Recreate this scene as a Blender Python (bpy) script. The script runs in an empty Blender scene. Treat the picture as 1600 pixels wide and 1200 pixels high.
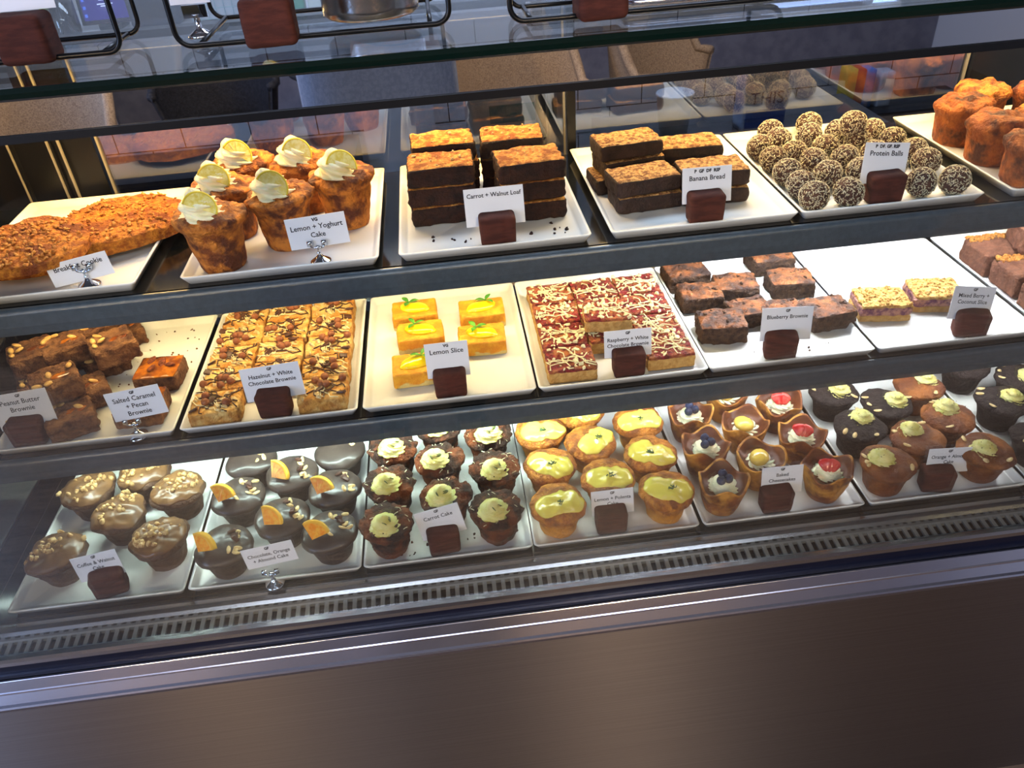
import bpy, bmesh, math, random
from mathutils import Vector, Matrix, noise
from math import sin, cos, pi, sqrt, radians as R

S = bpy.context.scene
COL = S.collection

# ------------------------------------------------------------------ camera
CAM = Vector((0.69452, -0.78601, 0.86957))
cr = Vector((0.9920546, -0.1095241, -0.06190434))
cu = Vector((0.11428537, 0.57882892, 0.80740073))
cf = Vector((0.05259782, 0.80806037, -0.58674689))
FPX = 1218.59
cd = bpy.data.cameras.new('camera'); cam = bpy.data.objects.new('camera', cd); COL.objects.link(cam)
cd.sensor_width = 36; cd.lens = 36 * FPX / 1600; cd.clip_start = 0.01; cd.clip_end = 60
m = Matrix((cr, cu, -cf)).transposed().to_4x4(); m.translation = CAM; cam.matrix_world = m
S.camera = cam

# ------------------------------------------------------------------ world, exposure
w = bpy.data.worlds.new('world'); S.world = w; w.use_nodes = True
w.node_tree.nodes['Background'].inputs[0].default_value = (0.42, 0.58, 1.0, 1)
w.node_tree.nodes['Background'].inputs[1].default_value = 0.22
S.view_settings.view_transform = 'Standard'; S.view_settings.look = 'None'
S.view_settings.exposure = 0.0; S.view_settings.gamma = 1.0; S.view_settings.use_curve_mapping = False
S.cycles.use_denoising = True
S.cycles.max_bounces = 10; S.cycles.diffuse_bounces = 3; S.cycles.glossy_bounces = 4
S.cycles.transmission_bounces = 6; S.cycles.transparent_max_bounces = 12
S.cycles.sample_clamp_indirect = 4.0; S.cycles.caustics_reflective = False; S.cycles.caustics_refractive = False

def area(name, loc, rot, sx, sy, power, color, spread=180):
    l = bpy.data.lights.new(name, 'AREA'); l.shape = 'RECTANGLE'; l.size = sx; l.size_y = sy
    l.energy = power; l.color = color; l.spread = R(spread)
    o = bpy.data.objects.new(name, l); o.location = loc; o.rotation_euler = rot; COL.objects.link(o); return o

# shelf planes (tray rims were measured at these heights; floors 9 mm lower)
ZT, ZM, ZB = 0.428, 0.204, 0.0
YT, YM, YB = 0.126, 0.111, 0.0
WARM = (1.0, 0.60, 0.20); MIDW = (1.0, 0.76, 0.38); COOL = (0.84, 0.90, 1.0); TEAL = (0.78, 1.0, 0.93)
# strips under the case top (warm), under the top shelf, under the middle shelf
area('strip_light_top_left', (0.42, 0.40, 0.655), (R(-14), 0, 0), 0.80, 0.02, 6.0, WARM)
area('strip_light_top_right', (1.36, 0.40, 0.655), (R(-14), 0, 0), 0.90, 0.02, 6.2, (1.0, 0.66, 0.26))
area('strip_light_middle_left', (0.50, 0.30, 0.398), (R(-8), 0, 0), 0.92, 0.02, 3.0, MIDW)
area('strip_light_middle_right', (1.34, 0.30, 0.398), (R(-5), 0, 0), 0.56, 0.02, 5.4, COOL)
area('strip_light_middle_end', (1.78, 0.27, 0.398), (0, 0, 0), 0.24, 0.02, 1.0, MIDW)
area('strip_light_bottom_left', (0.46, 0.20, 0.172), (R(10), 0, 0), 0.80, 0.02, 4.6, TEAL)
area('strip_light_bottom_right', (1.30, 0.20, 0.172), (R(10), 0, 0), 0.70, 0.02, 2.2, (0.90, 0.95, 1.0))
# cafe behind the customer: unseen window and ceiling fill, added for ambient light
area('window_daylight_fill', (-2.3, -2.2, 1.0), (R(90), 0, R(-90)), 1.8, 1.4, 120, (0.42, 0.60, 1.0))
area('ceiling_fill_light', (0.7, -2.2, 2.05), (0, 0, 0), 2.4, 0.7, 56, (0.74, 0.82, 1.0))
area('kitchen_fill_light', (1.0, 1.0, 2.0), (0, 0, 0), 1.8, 0.5, 44, (0.62, 0.74, 1.0))  # unseen lamp added to light the area behind the counter
# ------------------------------------------------------------------ placing helpers
def pray(px, py): return cf + cr * ((px - 800) / FPX) - cu * ((py - 600) / FPX)
def onz(px, py, z):
    d = pray(px, py); return CAM + d * ((z - CAM.z) / d.z)
def ony(px, py, y):
    d = pray(px, py); return CAM + d * ((y - CAM.y) / d.y)

# ------------------------------------------------------------------ object helpers
def tag(o, label=None, cat=None, group=None, kind=None):
    if label: o['label'] = label
    if cat: o['category'] = cat
    if group: o['group'] = group
    if kind: o['kind'] = kind
    return o
def empty(name, loc, label, cat, group=None, rz=0, rot=None):
    o = bpy.data.objects.new(name, None); o.empty_display_size = .02; COL.objects.link(o)
    o.location = loc; o.rotation_euler = rot or (0, 0, rz); return tag(o, label, cat, group)
def mesh(V, F, mats, smooth=True, mi=None, name='m'):
    me = bpy.data.meshes.new(name); me.from_pydata([tuple(v) for v in V], [], F)
    for mt in (mats if isinstance(mats, (list, tuple)) else [mats]): me.materials.append(mt)
    if mi: me.polygons.foreach_set('material_index', mi)
    if smooth: me.polygons.foreach_set('use_smooth', [True] * len(F))
    me.update(); return me
def ob(name, me, parent=None, loc=(0, 0, 0), rot=(0, 0, 0), sc=(1, 1, 1)):
    o = bpy.data.objects.new(name, me); COL.objects.link(o)
    o.location = loc; o.rotation_euler = rot; o.scale = sc if isinstance(sc, (tuple, list)) else (sc,) * 3
    if parent: o.parent = parent
    return o
class MB:
    def __init__(s): s.V = []; s.F = []; s.I = []
    def add(s, V, F, i=0):
        n = len(s.V); s.V += [Vector(v) for v in V]; s.F += [[n + k for k in f] for f in F]; s.I += [i] * len(F); return s
    def box(s, x0, x1, y0, y1, z0, z1, i=0):
        return s.add([(x0,y0,z0),(x1,y0,z0),(x1,y1,z0),(x0,y1,z0),(x0,y0,z1),(x1,y0,z1),(x1,y1,z1),(x0,y1,z1)],
              [(3,2,1,0),(4,5,6,7),(0,1,5,4),(1,2,6,5),(2,3,7,6),(3,0,4,7)], i)
    def tube(s, pts, r, n=8, i=0, closed=False, r1=None):
        pts = [Vector(p) for p in pts]; V = []; F = []; N = len(pts); prev = None
        for k, p in enumerate(pts):
            a = pts[(k-1) % N] if closed or k else p; b = pts[(k+1) % N] if closed or k < N-1 else p
            t = (b - a).normalized()
            u = prev - t * prev.dot(t) if prev else t.orthogonal()
            if u.length < 1e-6: u = t.orthogonal()
            u.normalize(); prev = u; v = t.cross(u); rr = r if r1 is None else r + (r1 - r) * k / max(1, N-1)
            V += [p + (u * cos(2*pi*j/n) + v * sin(2*pi*j/n)) * rr for j in range(n)]
        for k in range(N if closed else N-1):
            q = ((k+1) % N) * n
            F += [(k*n+j, k*n+(j+1) % n, q+(j+1) % n, q+j) for j in range(n)]
        if not closed: F += [tuple(range(n))[::-1], tuple((N-1)*n+j for j in range(n))]
        return s.add(V, F, i)
    def rings(s, prof, n=32, i=0, fn=None, cap0=True, cap1=True):
        # prof: list of (r, z); fn(r, z, th, k) -> Vector
        V = []; F = []
        for k, (r, z) in enumerate(prof):
            for j in range(n):
                th = 2*pi*j/n
                V.append(fn(r, z, th, k) if fn else Vector((r*cos(th), r*sin(th), z)))
        for k in range(len(prof)-1):
            F += [(k*n+j, k*n+(j+1) % n, (k+1)*n+(j+1) % n, (k+1)*n+j) for j in range(n)]
        if cap0: F.append(tuple(range(n))[::-1])
        if cap1: F.append(tuple((len(prof)-1)*n+j for j in range(n)))
        return s.add(V, F, i)
    def blob(s, c, rx, ry, rz, rng=None, amp=.0, n=8, m_=5, rot=None, i=0):
        V = []; F = []; c = Vector(c); q = rot or Matrix.Identity(3)
        for k in range(1, m_):
            ph = pi*k/m_
            for j in range(n):
                th = 2*pi*j/n; a = 1 + (rng.uniform(-amp, amp) if rng else 0)
                V.append(c + q @ Vector((rx*sin(ph)*cos(th)*a, ry*sin(ph)*sin(th)*a, rz*cos(ph)*a)))
        t = len(V); V += [c + q @ Vector((0, 0, rz)), c + q @ Vector((0, 0, -rz))]
        for k in range(m_-2): F += [(k*n+j, (k+1)*n+j, (k+1)*n+(j+1) % n, k*n+(j+1) % n) for j in range(n)]
        F += [(t, j, (j+1) % n) for j in range(n)]
        F += [(t+1, (m_-2)*n+(j+1) % n, (m_-2)*n+j) for j in range(n)]
        return s.add(V, F, i)
    def me(s, mats, smooth=True): return mesh(s.V, s.F, mats, smooth, s.I)
    def build(s, name, mats, parent=None, smooth=True, loc=(0,0,0), rot=(0,0,0)):
        return ob(name, s.me(mats, smooth), parent, loc, rot)
def nz(x, y=0, z=0, f=1, o=3):
    v = Vector((x*f, y*f, z*f)); a = 0; g = 1
    for _ in range(o): a += noise.noise(v) * g; v = v * 2.03 + Vector((3.1, 1.7, 5.3)); g *= .5
    return a
def rrot(rng): return Matrix.Rotation(rng.uniform(0, 2*pi), 3, 'Z') @ Matrix.Rotation(rng.uniform(0, pi), 3, 'X') @ Matrix.Rotation(rng.uniform(0, 2*pi), 3, 'Z')

# rounded, displaced box standing on z = 0, centred in x, y
def rbox(wd, dp, h, mats, rad=.004, amp=0., freq=60, cuts=12, seed=0, topslot=None, taper=0., sag=0., bow=0.):
    bm = bmesh.new(); bmesh.ops.create_cube(bm, size=2)
    bmesh.ops.subdivide_edges(bm, edges=bm.edges[:], cuts=cuts, use_grid_fill=True)
    hx, hy, hz = wd/2, dp/2, h/2; rr = min(rad, hx*.9, hy*.9, hz*.9); top = []
    for f in bm.faces:
        c = f.calc_center_median(); top.append(c.z > .98)
    for v in bm.verts:
        c = v.co.copy()
        def w_(t): return math.copysign(abs(t) ** .75, t)
        p = Vector((w_(c.x)*hx, w_(c.y)*hy, w_(c.z)*hz))
        q = Vector((max(-hx+rr, min(hx-rr, p.x)), max(-hy+rr, min(hy-rr, p.y)), max(-hz+rr, min(hz-rr, p.z))))
        d = p - q
        if d.length > 1e-9: d.normalize(); p = q + d * rr
        nn = d if d.length > .5 else Vector((0, 0, 1))
        if amp:
            k = nz(p.x + seed*.37, p.y + seed*.11, p.z, freq, 3)
            ax = Vector((p.x/hx if abs(abs(c.x)-1) < 1e-3 else 0, p.y/hy if abs(abs(c.y)-1) < 1e-3 else 0, p.z/hz if abs(abs(c.z)-1) < 1e-3 else 0))
            if ax.length > 0: p += ax.normalized() * amp * k
        t = (p.z + hz) / h
        if taper: p.x *= 1 - taper*(1-t); p.y *= 1 - taper*(1-t)
        if sag: p.z += sag * t * (1 - (p.x/hx)**2) * (1 - (p.y/hy)**2)
        if bow: p.y += bow * (p.x/hx)**2
        p.z += hz; v.co = p
        if p.z < 0: v.co.z = 0
    me = bpy.data.meshes.new('b'); bm.to_mesh(me); bm.free()
    for mt in (mats if isinstance(mats, (list, tuple)) else [mats]): me.materials.append(mt)
    for i, pl in enumerate(me.polygons):
        pl.use_smooth = True
        if topslot is not None and top[i]: pl.material_index = topslot
    return me

# ------------------------------------------------------------------ materials
def lin(c):
    return tuple(((x/255)/12.92 if x <= 10 else ((x/255+.055)/1.055)**2.4) for x in c) + (1,)
def M(name, c, c2=None, sc=60, rough=.6, metal=0, bump=0., bsc=200, thr=(.40, .60), spec=.3, coat=0, c3=None, sc3=15, emit=None, es=0, zr=None, stretch=None, sheen=0, sss=0):
    mt = bpy.data.materials.new(name); mt.use_nodes = True; nt = mt.node_tree; b = nt.nodes['Principled BSDF']; L = nt.links.new
    b.inputs['Roughness'].default_value = rough; b.inputs['Metallic'].default_value = metal
    b.inputs['Specular IOR Level'].default_value = spec; b.inputs['Coat Weight'].default_value = coat; b.inputs['Coat Roughness'].default_value = .12
    b.inputs['Base Color'].default_value = lin(c)
    if sss:
        b.inputs['Subsurface Weight'].default_value = sss; b.inputs['Subsurface Scale'].default_value = .004
    tc = nt.nodes.new('ShaderNodeTexCoord'); mp = nt.nodes.new('ShaderNodeMapping'); L(tc.outputs['Object'], mp.inputs[0])
    if stretch: mp.inputs['Scale'].default_value = stretch
    oi = nt.nodes.new('ShaderNodeObjectInfo'); va = nt.nodes.new('ShaderNodeVectorMath'); va.operation = 'ADD'
    mu = nt.nodes.new('ShaderNodeMath'); mu.operation = 'MULTIPLY'; mu.inputs[1].default_value = 7.0; L(oi.outputs['Random'], mu.inputs[0])
    L(mp.outputs[0], va.inputs[0]); L(mu.outputs[0], va.inputs[1])
    def nse(s, det=5):
        n = nt.nodes.new('ShaderNodeTexNoise'); n.inputs['Scale'].default_value = s; n.inputs['Detail'].default_value = det; n.inputs['Roughness'].default_value = .6; L(va.outputs[0], n.inputs['Vector']); return n
    col = None
    if c2:
        n = nse(sc); rp = nt.nodes.new('ShaderNodeValToRGB'); rp.color_ramp.elements[0].position = thr[0]; rp.color_ramp.elements[1].position = thr[1]
        rp.color_ramp.elements[0].color = lin(c); rp.color_ramp.elements[1].color = lin(c2); L(n.outputs[0], rp.inputs[0]); col = rp.outputs[0]
    if c3:
        n = nse(sc3, 3); rp = nt.nodes.new('ShaderNodeValToRGB'); rp.color_ramp.elements[0].position = .45; rp.color_ramp.elements[1].position = .62
        rp.color_ramp.elements[0].color = (0,0,0,1); rp.color_ramp.elements[1].color = (1,1,1,1); L(n.outputs[0], rp.inputs[0])
        mx = nt.nodes.new('ShaderNodeMix'); mx.data_type = 'RGBA'; L(rp.outputs[0], mx.inputs[0])
        if col: L(col, mx.inputs[6])
        else: mx.inputs[6].default_value = lin(c)
        mx.inputs[7].default_value = lin(c3); col = mx.outputs[2]
    if zr:  # baked colour that changes with height on the cake itself: (z0, z1, colour above z1)
        sx = nt.nodes.new('ShaderNodeSeparateXYZ'); L(tc.outputs['Object'], sx.inputs[0])
        n = nse(45, 3); ad = nt.nodes.new('ShaderNodeMath'); ad.operation = 'MULTIPLY_ADD'; L(n.outputs[0], ad.inputs[0]); ad.inputs[1].default_value = .03; L(sx.outputs[2], ad.inputs[2])
        mr = nt.nodes.new('ShaderNodeMapRange'); mr.inputs[1].default_value = zr[0]+.015; mr.inputs[2].default_value = zr[1]+.015; L(ad.outputs[0], mr.inputs[0])
        mx = nt.nodes.new('ShaderNodeMix'); mx.data_type = 'RGBA'; L(mr.outputs[0], mx.inputs[0])
        mx.inputs[6].default_value = lin(zr[2])
        if col: L(col, mx.inputs[7])
        else: mx.inputs[7].default_value = lin(c)
        col = mx.outputs[2]
    if col: L(col, b.inputs['Base Color'])
    if bump:
        n = nse(bsc, 4); bp = nt.nodes.new('ShaderNodeBump'); bp.inputs['Strength'].default_value = bump; bp.inputs['Distance'].default_value = .007; L(n.outputs[0], bp.inputs['Height']); L(bp.outputs[0], b.inputs['Normal'])
    if emit: b.inputs['Emission Color'].default_value = lin(emit); b.inputs['Emission Strength'].default_value = es
    return mt
def glassm(name, tint=(1,1,1), refl=1.0, base=.0, rough=0.0):
    mt = bpy.data.materials.new(name); mt.use_nodes = True; nt = mt.node_tree; nt.nodes.clear(); L = nt.links.new
    o = nt.nodes.new('ShaderNodeOutputMaterial'); mx = nt.nodes.new('ShaderNodeMixShader'); t = nt.nodes.new('ShaderNodeBsdfTransparent'); g = nt.nodes.new('ShaderNodeBsdfGlossy')
    t.inputs[0].default_value = tint + (1,); g.inputs['Roughness'].default_value = rough
    fr = nt.nodes.new('ShaderNodeFresnel'); fr.inputs[0].default_value = 1.5
    ma = nt.nodes.new('ShaderNodeMath'); ma.operation = 'MULTIPLY_ADD'; L(fr.outputs[0], ma.inputs[0]); ma.inputs[1].default_value = refl; ma.inputs[2].default_value = base; ma.use_clamp = True
    L(ma.outputs[0], mx.inputs[0]); L(t.outputs[0], mx.inputs[1]); L(g.outputs[0], mx.inputs[2]); L(mx.outputs[0], o.inputs[0]); return mt

K = {}
K['tray'] = M('white_melamine', (232, 231, 226), rough=.28, c3=(222, 220, 212), sc3=6, spec=.5)
K['black'] = M('black_trim', (12, 14, 18), rough=.35)
K['lip'] = M('dark_lip', (62, 74, 84), (54, 65, 74), sc=120, rough=.30, spec=.9, bump=.08, bsc=500)
K['shelf'] = M('black_shelf', (10, 12, 12), rough=.12, spec=.6)
K['glass'] = glassm('clear_glass', (.97, .985, .98), .30)
K['doorglass'] = glassm('rear_door_glass', (.76, .79, .83), 1.0, .24)
K['sideglass'] = glassm('side_glass', (.35, .38, .42), 1.3, .10)
K['topglass'] = glassm('top_glass', (.92, .96, .96), .32, .01)
K['green'] = M('green_glass_edge', (3, 22, 17), rough=.08, coat=.5)
K['steel'] = M('stainless', (190, 188, 190), rough=.22, metal=1)
K['bright'] = M('polished_steel', (206, 208, 226), rough=.24, metal=1)
K['chrome'] = M('chrome', (225, 225, 228), rough=.05, metal=1)
K['mirror'] = M('dark_mirror', (200, 204, 214), rough=.015, metal=1)
K['navy'] = M('navy_gasket', (10, 15, 34), rough=.25)
K['grille'] = M('grey_grille', (150, 152, 150), rough=.35, metal=.5)
K['goldline'] = M('door_edge_strip', (150, 144, 128), rough=.3)
K['led'] = M('light_strip_cover', (235, 235, 225), rough=.4, emit=(255, 235, 200), es=1.2)
K['wood'] = M('red_brown_block', (84, 42, 32), (66, 32, 25), sc=40, rough=.9, bump=.25, bsc=900, stretch=(1, 1, 4))
K['card'] = M('white_card', (232, 232, 236), rough=.6)
K['ink'] = M('black_ink', (30, 30, 34), rough=.7)
K['wire'] = M('black_wire', (8, 9, 12), rough=.3)
# food
K['cookie'] = M('oat_cookie', (222, 142, 48), (158, 84, 24), sc=130, rough=.55, bump=1.0, bsc=260, c3=(128, 62, 24), sc3=26)
K['oat'] = M('oat_flake', (205, 148, 74), (168, 104, 44), sc=200, rough=.6)
K['lemcake'] = M('lemon_cake', (214, 132, 50), (150, 80, 32), sc=60, rough=.6, bump=.9, bsc=180, c3=(92, 46, 26), sc3=30)
K['cream'] = M('piped_cream', (244, 236, 196), rough=.45, sss=.15)
K['ycream'] = M('yellow_cream', (212, 200, 112), (226, 216, 146), sc=60, rough=.5, sss=.15)
K['lflesh'] = M('lemon_flesh', (232, 214, 100), (244, 236, 160), sc=160, rough=.25, coat=.4)
K['lpeel'] = M('lemon_peel', (228, 206, 70), rough=.4)
K['oflesh'] = M('orange_flesh', (250, 150, 16), (255, 188, 60), sc=140, rough=.22, coat=.5)
K['opeel'] = M('orange_peel', (252, 190, 60), rough=.4)
K['crumb'] = M('carrot_crumb', (232, 168, 84), (182, 112, 50), sc=170, rough=.8, bump=1.0, bsc=300, c3=(140, 78, 36), sc3=60)
K['crust'] = M('dark_crust', (54, 28, 17), (32, 16, 11), sc=60, rough=.7, bump=.8, bsc=200)
K['bcrumb'] = M('banana_crumb', (206, 160, 98), (166, 118, 66), sc=260, rough=.8, bump=.8, bsc=320, c3=(110, 68, 40), sc3=130)
K['bcrust'] = M('banana_crust', (52, 33, 25), (36, 23, 18), sc=60, rough=.6, bump=.5, bsc=200)
K['ball'] = M('date_ball', (92, 62, 48), (60, 38, 30), sc=110, rough=.7, bump=.6, bsc=200)
K['coco'] = M('coconut_shreds', (232, 222, 188), (205, 190, 150), sc=300, rough=.7)
K['swirlcake'] = M('marble_muffin', (184, 104, 44), (140, 72, 32), sc=50, rough=.6, bump=.9, bsc=170, c3=(76, 42, 30), sc3=34)
K['peanutb'] = M('peanut_brownie', (112, 72, 48), (74, 42, 30), sc=90, rough=.8, bump=1.0, bsc=240, c3=(140, 96, 62), sc3=40)
K['caramel'] = M('caramel_glaze', (200, 118, 30), (142, 72, 26), sc=40, rough=.2, coat=.5, c3=(96, 50, 30), sc3=30)
K['nut'] = M('peanut', (216, 178, 108), (190, 140, 76), sc=120, rough=.5)
K['pecan'] = M('pecan', (150, 78, 40), (110, 52, 28), sc=160, rough=.5, bump=.8, bsc=400)
K['blondie'] = M('golden_blondie', (218, 158, 74), (176, 112, 46), sc=80, rough=.7, bump=.8, bsc=220, c3=(236, 196, 120), sc3=36)
K['choc'] = M('dark_chocolate', (76, 46, 34), rough=.35)
K['wchoc'] = M('white_chocolate', (240, 228, 176), rough=.4)
K['hazel'] = M('hazelnut', (122, 66, 38), (150, 92, 56), sc=120, rough=.4)
K['lslice'] = M('lemon_slice_base', (238, 170, 46), (220, 140, 34), sc=60, rough=.5, bump=.4, bsc=260, zr=(.006, .009, (222, 196, 120)))
K['curd'] = M('lemon_curd', (250, 214, 24), rough=.14, coat=.6)
K['mint'] = M('mint_leaf', (92, 158, 42), (60, 124, 34), sc=80, rough=.5)
K['rbase'] = M('shortbread', (222, 176, 104), (198, 148, 78), sc=120, rough=.8, bump=.7, bsc=300)
K['rasp'] = M('raspberry_jam', (156, 44, 50), (104, 40, 36), sc=140, rough=.4, bump=1., bsc=240, c3=(186, 112, 66), sc3=50)
K['bbrown'] = M('blueberry_brownie', (88, 64, 48), (60, 42, 33), sc=130, rough=.85, bump=1.0, bsc=320)
K['bbtop'] = M('brownie_crackle', (146, 86, 44), (92, 55, 32), sc=60, rough=.45, bump=1.0, bsc=110, c3=(56, 38, 32), sc3=38)
K['mberry'] = M('mixed_berry', (104, 50, 78), (196, 140, 116), sc=110, rough=.6, bump=.7, bsc=240)
K['mtop'] = M('coconut_crumble', (236, 196, 110), (206, 140, 66), sc=140, rough=.7, bump=1., bsc=260)
K['slab'] = M('choc_slab', (120, 76, 54), (94, 56, 40), sc=70, rough=.8, bump=.8, bsc=220)
K['ococo'] = M('toasted_coconut', (222, 156, 72), (188, 112, 44), sc=200, rough=.7, bump=1., bsc=300)
K['coffee'] = M('coffee_cake', (92, 64, 46), (72, 48, 34), sc=60, rough=.6, bump=.5, bsc=200)
K['cglaze'] = M('coffee_glaze', (122, 86, 52), (98, 68, 42), sc=30, rough=.34, coat=.2)
K['walnut'] = M('walnut_pieces', (212, 178, 122), (170, 128, 78), sc=200, rough=.6)
K['choco'] = M('choc_cake', (66, 52, 46), (50, 38, 34), sc=60, rough=.6, bump=.4, bsc=200)
K['ganache'] = M('ganache', (70, 58, 52), (56, 45, 41), sc=20, rough=.36, coat=.2)
K['almond'] = M('flaked_almond', (232, 206, 150), (206, 170, 110), sc=120, rough=.5)
K['carrotc'] = M('carrot_cake', (66, 40, 28), (44, 28, 22), sc=90, rough=.8, bump=1.0, bsc=200, c3=(120, 62, 30), sc3=26)
K['seed'] = M('pumpkin_seed', (98, 104, 62), rough=.5)
K['polenta'] = M('polenta_cake', (214, 138, 48), (164, 90, 32), sc=60, rough=.55, bump=1.0, bsc=130, c3=(130, 72, 34), sc3=34, zr=(.012, .034, (222, 152, 56)))
K['lglaze'] = M('lemon_icing', (232, 212, 92), (226, 202, 84), sc=20, rough=.18, coat=.5)
K['dill'] = M('rosemary_sprig', (70, 92, 58), rough=.6)
K['pastry'] = M('cheesecake_crust', (138, 76, 34), (98, 52, 28), sc=36, rough=.45, c3=(206, 144, 60), sc3=26, bump=.4, bsc=120)
K['filling'] = M('baked_filling', (106, 58, 30), (84, 44, 26), sc=30, rough=.4)
K['custard'] = M('custard', (234, 198, 88), rough=.16, coat=.5)
K['blueb'] = M('blueberry', (44, 52, 84), (30, 34, 56), sc=100, rough=.5)
K['straw'] = M('strawberry', (196, 30, 30), (222, 84, 74), sc=90, rough=.25, coat=.4)
K['orcake'] = M('orange_almond_cake', (116, 62, 32), (84, 46, 30), sc=44, rough=.5, bump=.7, bsc=150, c3=(150, 88, 38), sc3=22)
K['darkcake'] = M('dark_choc_cake', (48, 36, 32), (36, 26, 24), sc=80, rough=.75, bump=.8, bsc=200)

# ------------------------------------------------------------------ room
def struct(name, mb, mt, smooth=False): return tag(mb.build(name, mt, None, smooth), kind='structure')
FZ = -0.70
K['floor'] = M('floor_boards', (116, 98, 84), (92, 76, 64), sc=6, rough=.35, stretch=(1, 14, 1))
K['wallp'] = M('white_panelling', (200, 206, 216), rough=.6)
K['ceil'] = M('ceiling_paint', (90, 92, 98), rough=.8)
def tilemat(ax=2, bw=.18, rh=.066):
    mt = M('white_wall_tiles', (206, 208, 212), rough=.15); nt = mt.node_tree; L = nt.links.new; b = nt.nodes['Principled BSDF']
    tc = nt.nodes.new('ShaderNodeTexCoord'); sp = nt.nodes.new('ShaderNodeSeparateXYZ'); cb = nt.nodes.new('ShaderNodeCombineXYZ')
    L(tc.outputs['Object'], sp.inputs[0]); L(sp.outputs[0], cb.inputs[0]); L(sp.outputs[ax], cb.inputs[1])
    br = nt.nodes.new('ShaderNodeTexBrick'); L(cb.outputs[0], br.inputs[0]); br.inputs['Scale'].default_value = 1
    br.inputs['Brick Width'].default_value = bw; br.inputs['Row Height'].default_value = rh; br.inputs['Mortar Size'].default_value = .0016; br.inputs['Mortar Smooth'].default_value = .1
    br.inputs['Color1'].default_value = lin((206, 208, 214)); br.inputs['Color2'].default_value = lin((196, 199, 206)); br.inputs['Mortar'].default_value = lin((38, 40, 46)); L(br.outputs[0], b.inputs['Base Color']); return mt
K['tile'] = tilemat()
struct('floor', MB().box(-2.6, 4.4, -5, 2.4, FZ-.05, FZ), K['floor'])
struct('ceiling', MB().box(-2.6, 4.4, -5, 2.4, 2.1, 2.15), K['ceil'])
struct('wall_back', MB().box(-2.6, 4.4, 2.3, 2.4, FZ, 2.1), K['wallp'])
struct('wall_right', MB().box(4.3, 4.4, -5, 2.3, FZ, 2.1), K['wallp'])
struct('wall_front', MB().box(-2.6, 4.4, -5.1, -5, FZ, 2.1), M('blue_grey_paint', (122, 122, 134), (106, 106, 120), sc=8, rough=.7))
wl = MB().box(-2.6, -2.5, -5, -3.3, FZ, 2.1).box(-2.6, -2.5, -1.1, 2.3, FZ, 2.1).box(-2.6, -2.5, -3.3, -1.1, FZ, .2).box(-2.6, -2.5, -3.3, -1.1, 1.8, 2.1)
for k in range(40):
    y = -4.95 + k * .18
    if y < -3.35 or y > -1.05: wl.box(-2.5, -2.49, y, y+.165, FZ, 2.1)
struct('wall_left', wl, K['wallp'])
wf = MB().box(-2.55, -2.51, -3.3, -3.25, .2, 1.8).box(-2.55, -2.51, -1.15, -1.1, .2, 1.8).box(-2.55, -2.51, -2.22, -2.18, .2, 1.8).box(-2.55, -2.51, -3.3, -1.1, .2, .25).box(-2.55, -2.51, -3.3, -1.1, 1.75, 1.8)
win = struct('window_1', wf, K['wallp'])
MB().box(-2.54, -2.535, -3.25, -1.15, .25, 1.75).build('pane', K['glass'], win, False)

# ------------------------------------------------------------------ display case
XL, XR = -0.03, 2.05
case = empty('display_case', (0.9, 0.2, FZ), 'long stainless steel and glass refrigerated cake display case with three lit shelves', 'display case')
def cp(name, mb, mt, smooth=False, parent=None):
    o = mb.build(name, mt, None, smooth); p = parent or case
    o.parent = p; o.matrix_parent_inverse = Matrix.Translation(-p.location) if p is case else p.matrix_world.inverted() if False else Matrix.Identity(4)
    return o
# front cladding below the shelf, brushed steel with horizontal grain
def brushed():
    mt = M('brushed_steel', (158, 150, 148), (150, 142, 140), sc=1, rough=.34, metal=1, stretch=(3, 3, 700)); nt = mt.node_tree; b = nt.nodes['Principled BSDF']; L = nt.links.new
    tg = nt.nodes.new('ShaderNodeTangent'); tg.direction_type = 'UV_MAP'; tg.uv_map = 'UVMap'; L(tg.outputs[0], b.inputs['Tangent'])
    b.inputs['Anisotropic'].default_value = .93; b.inputs['Anisotropic Rotation'].default_value = ANROT
    return mt
ANROT = 0.25
K['brushed'] = brushed()
cp('front_panel', MB().box(XL-.16, XR+.3, -.088, -.07, FZ+.001, -.098), K['brushed'])
for _p in [o.data for o in COL.objects if o.name == 'front_panel']:
    uv = _p.uv_layers.new(name='UVMap')
    for lp in _p.loops: v = _p.vertices[lp.vertex_index].co; uv.data[lp.index].uv = (v.x, v.z)
cp('kick_plate', MB().box(XL, XR, -.05, .5, FZ, FZ+.055), K['black'])
cp('cabinet_body', MB().box(XL, XR, -.068, .52, FZ+.06, -.06), K['black'])
# bumper rail: extruded profile
def extr(prof, x0, x1):
    n = len(prof); V = [(x0, y, z) for y, z in prof] + [(x1, y, z) for y, z in prof]
    F = [(k, (k+1) % n, n+(k+1) % n, n+k) for k in range(n)] + [tuple(range(n))[::-1], tuple(range(n, 2*n))]
    return MB().add(V, F)
cp('bumper_rail', extr([(-.062, -.0595), (-.0700, -.0605), (-.0706, -.0612), (-.0772, -.0750), (-.0786, -.0762), (-.0790, -.0775), (-.0776, -.0790), (-.0780, -.0802), (-.0850, -.0930), (-.0885, -.0948), (-.0900, -.0975), (-.0880, -.1050), (-.060, -.105)], XL-.16, XR+.3), K['bright'])
cp('gasket', MB().box(XL-.02, XR, -.062, -.055, -.060, -.038), K['navy'])
cp('glass_channel', extr([(-.063, -.034), (-.063, -.038), (-.050, -.038), (-.050, -.030), (-.0555, -.030), (-.0555, -.026), (-.061, -.026), (-.063, -.031)], XL-.02, XR), K['steel'])
g = MB(); gx = XL+.02
g.box(XL, XR, -.0505, -.048, -.036, -.031).box(XL, XR, -.028, -.024, -.036, -.030)
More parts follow.
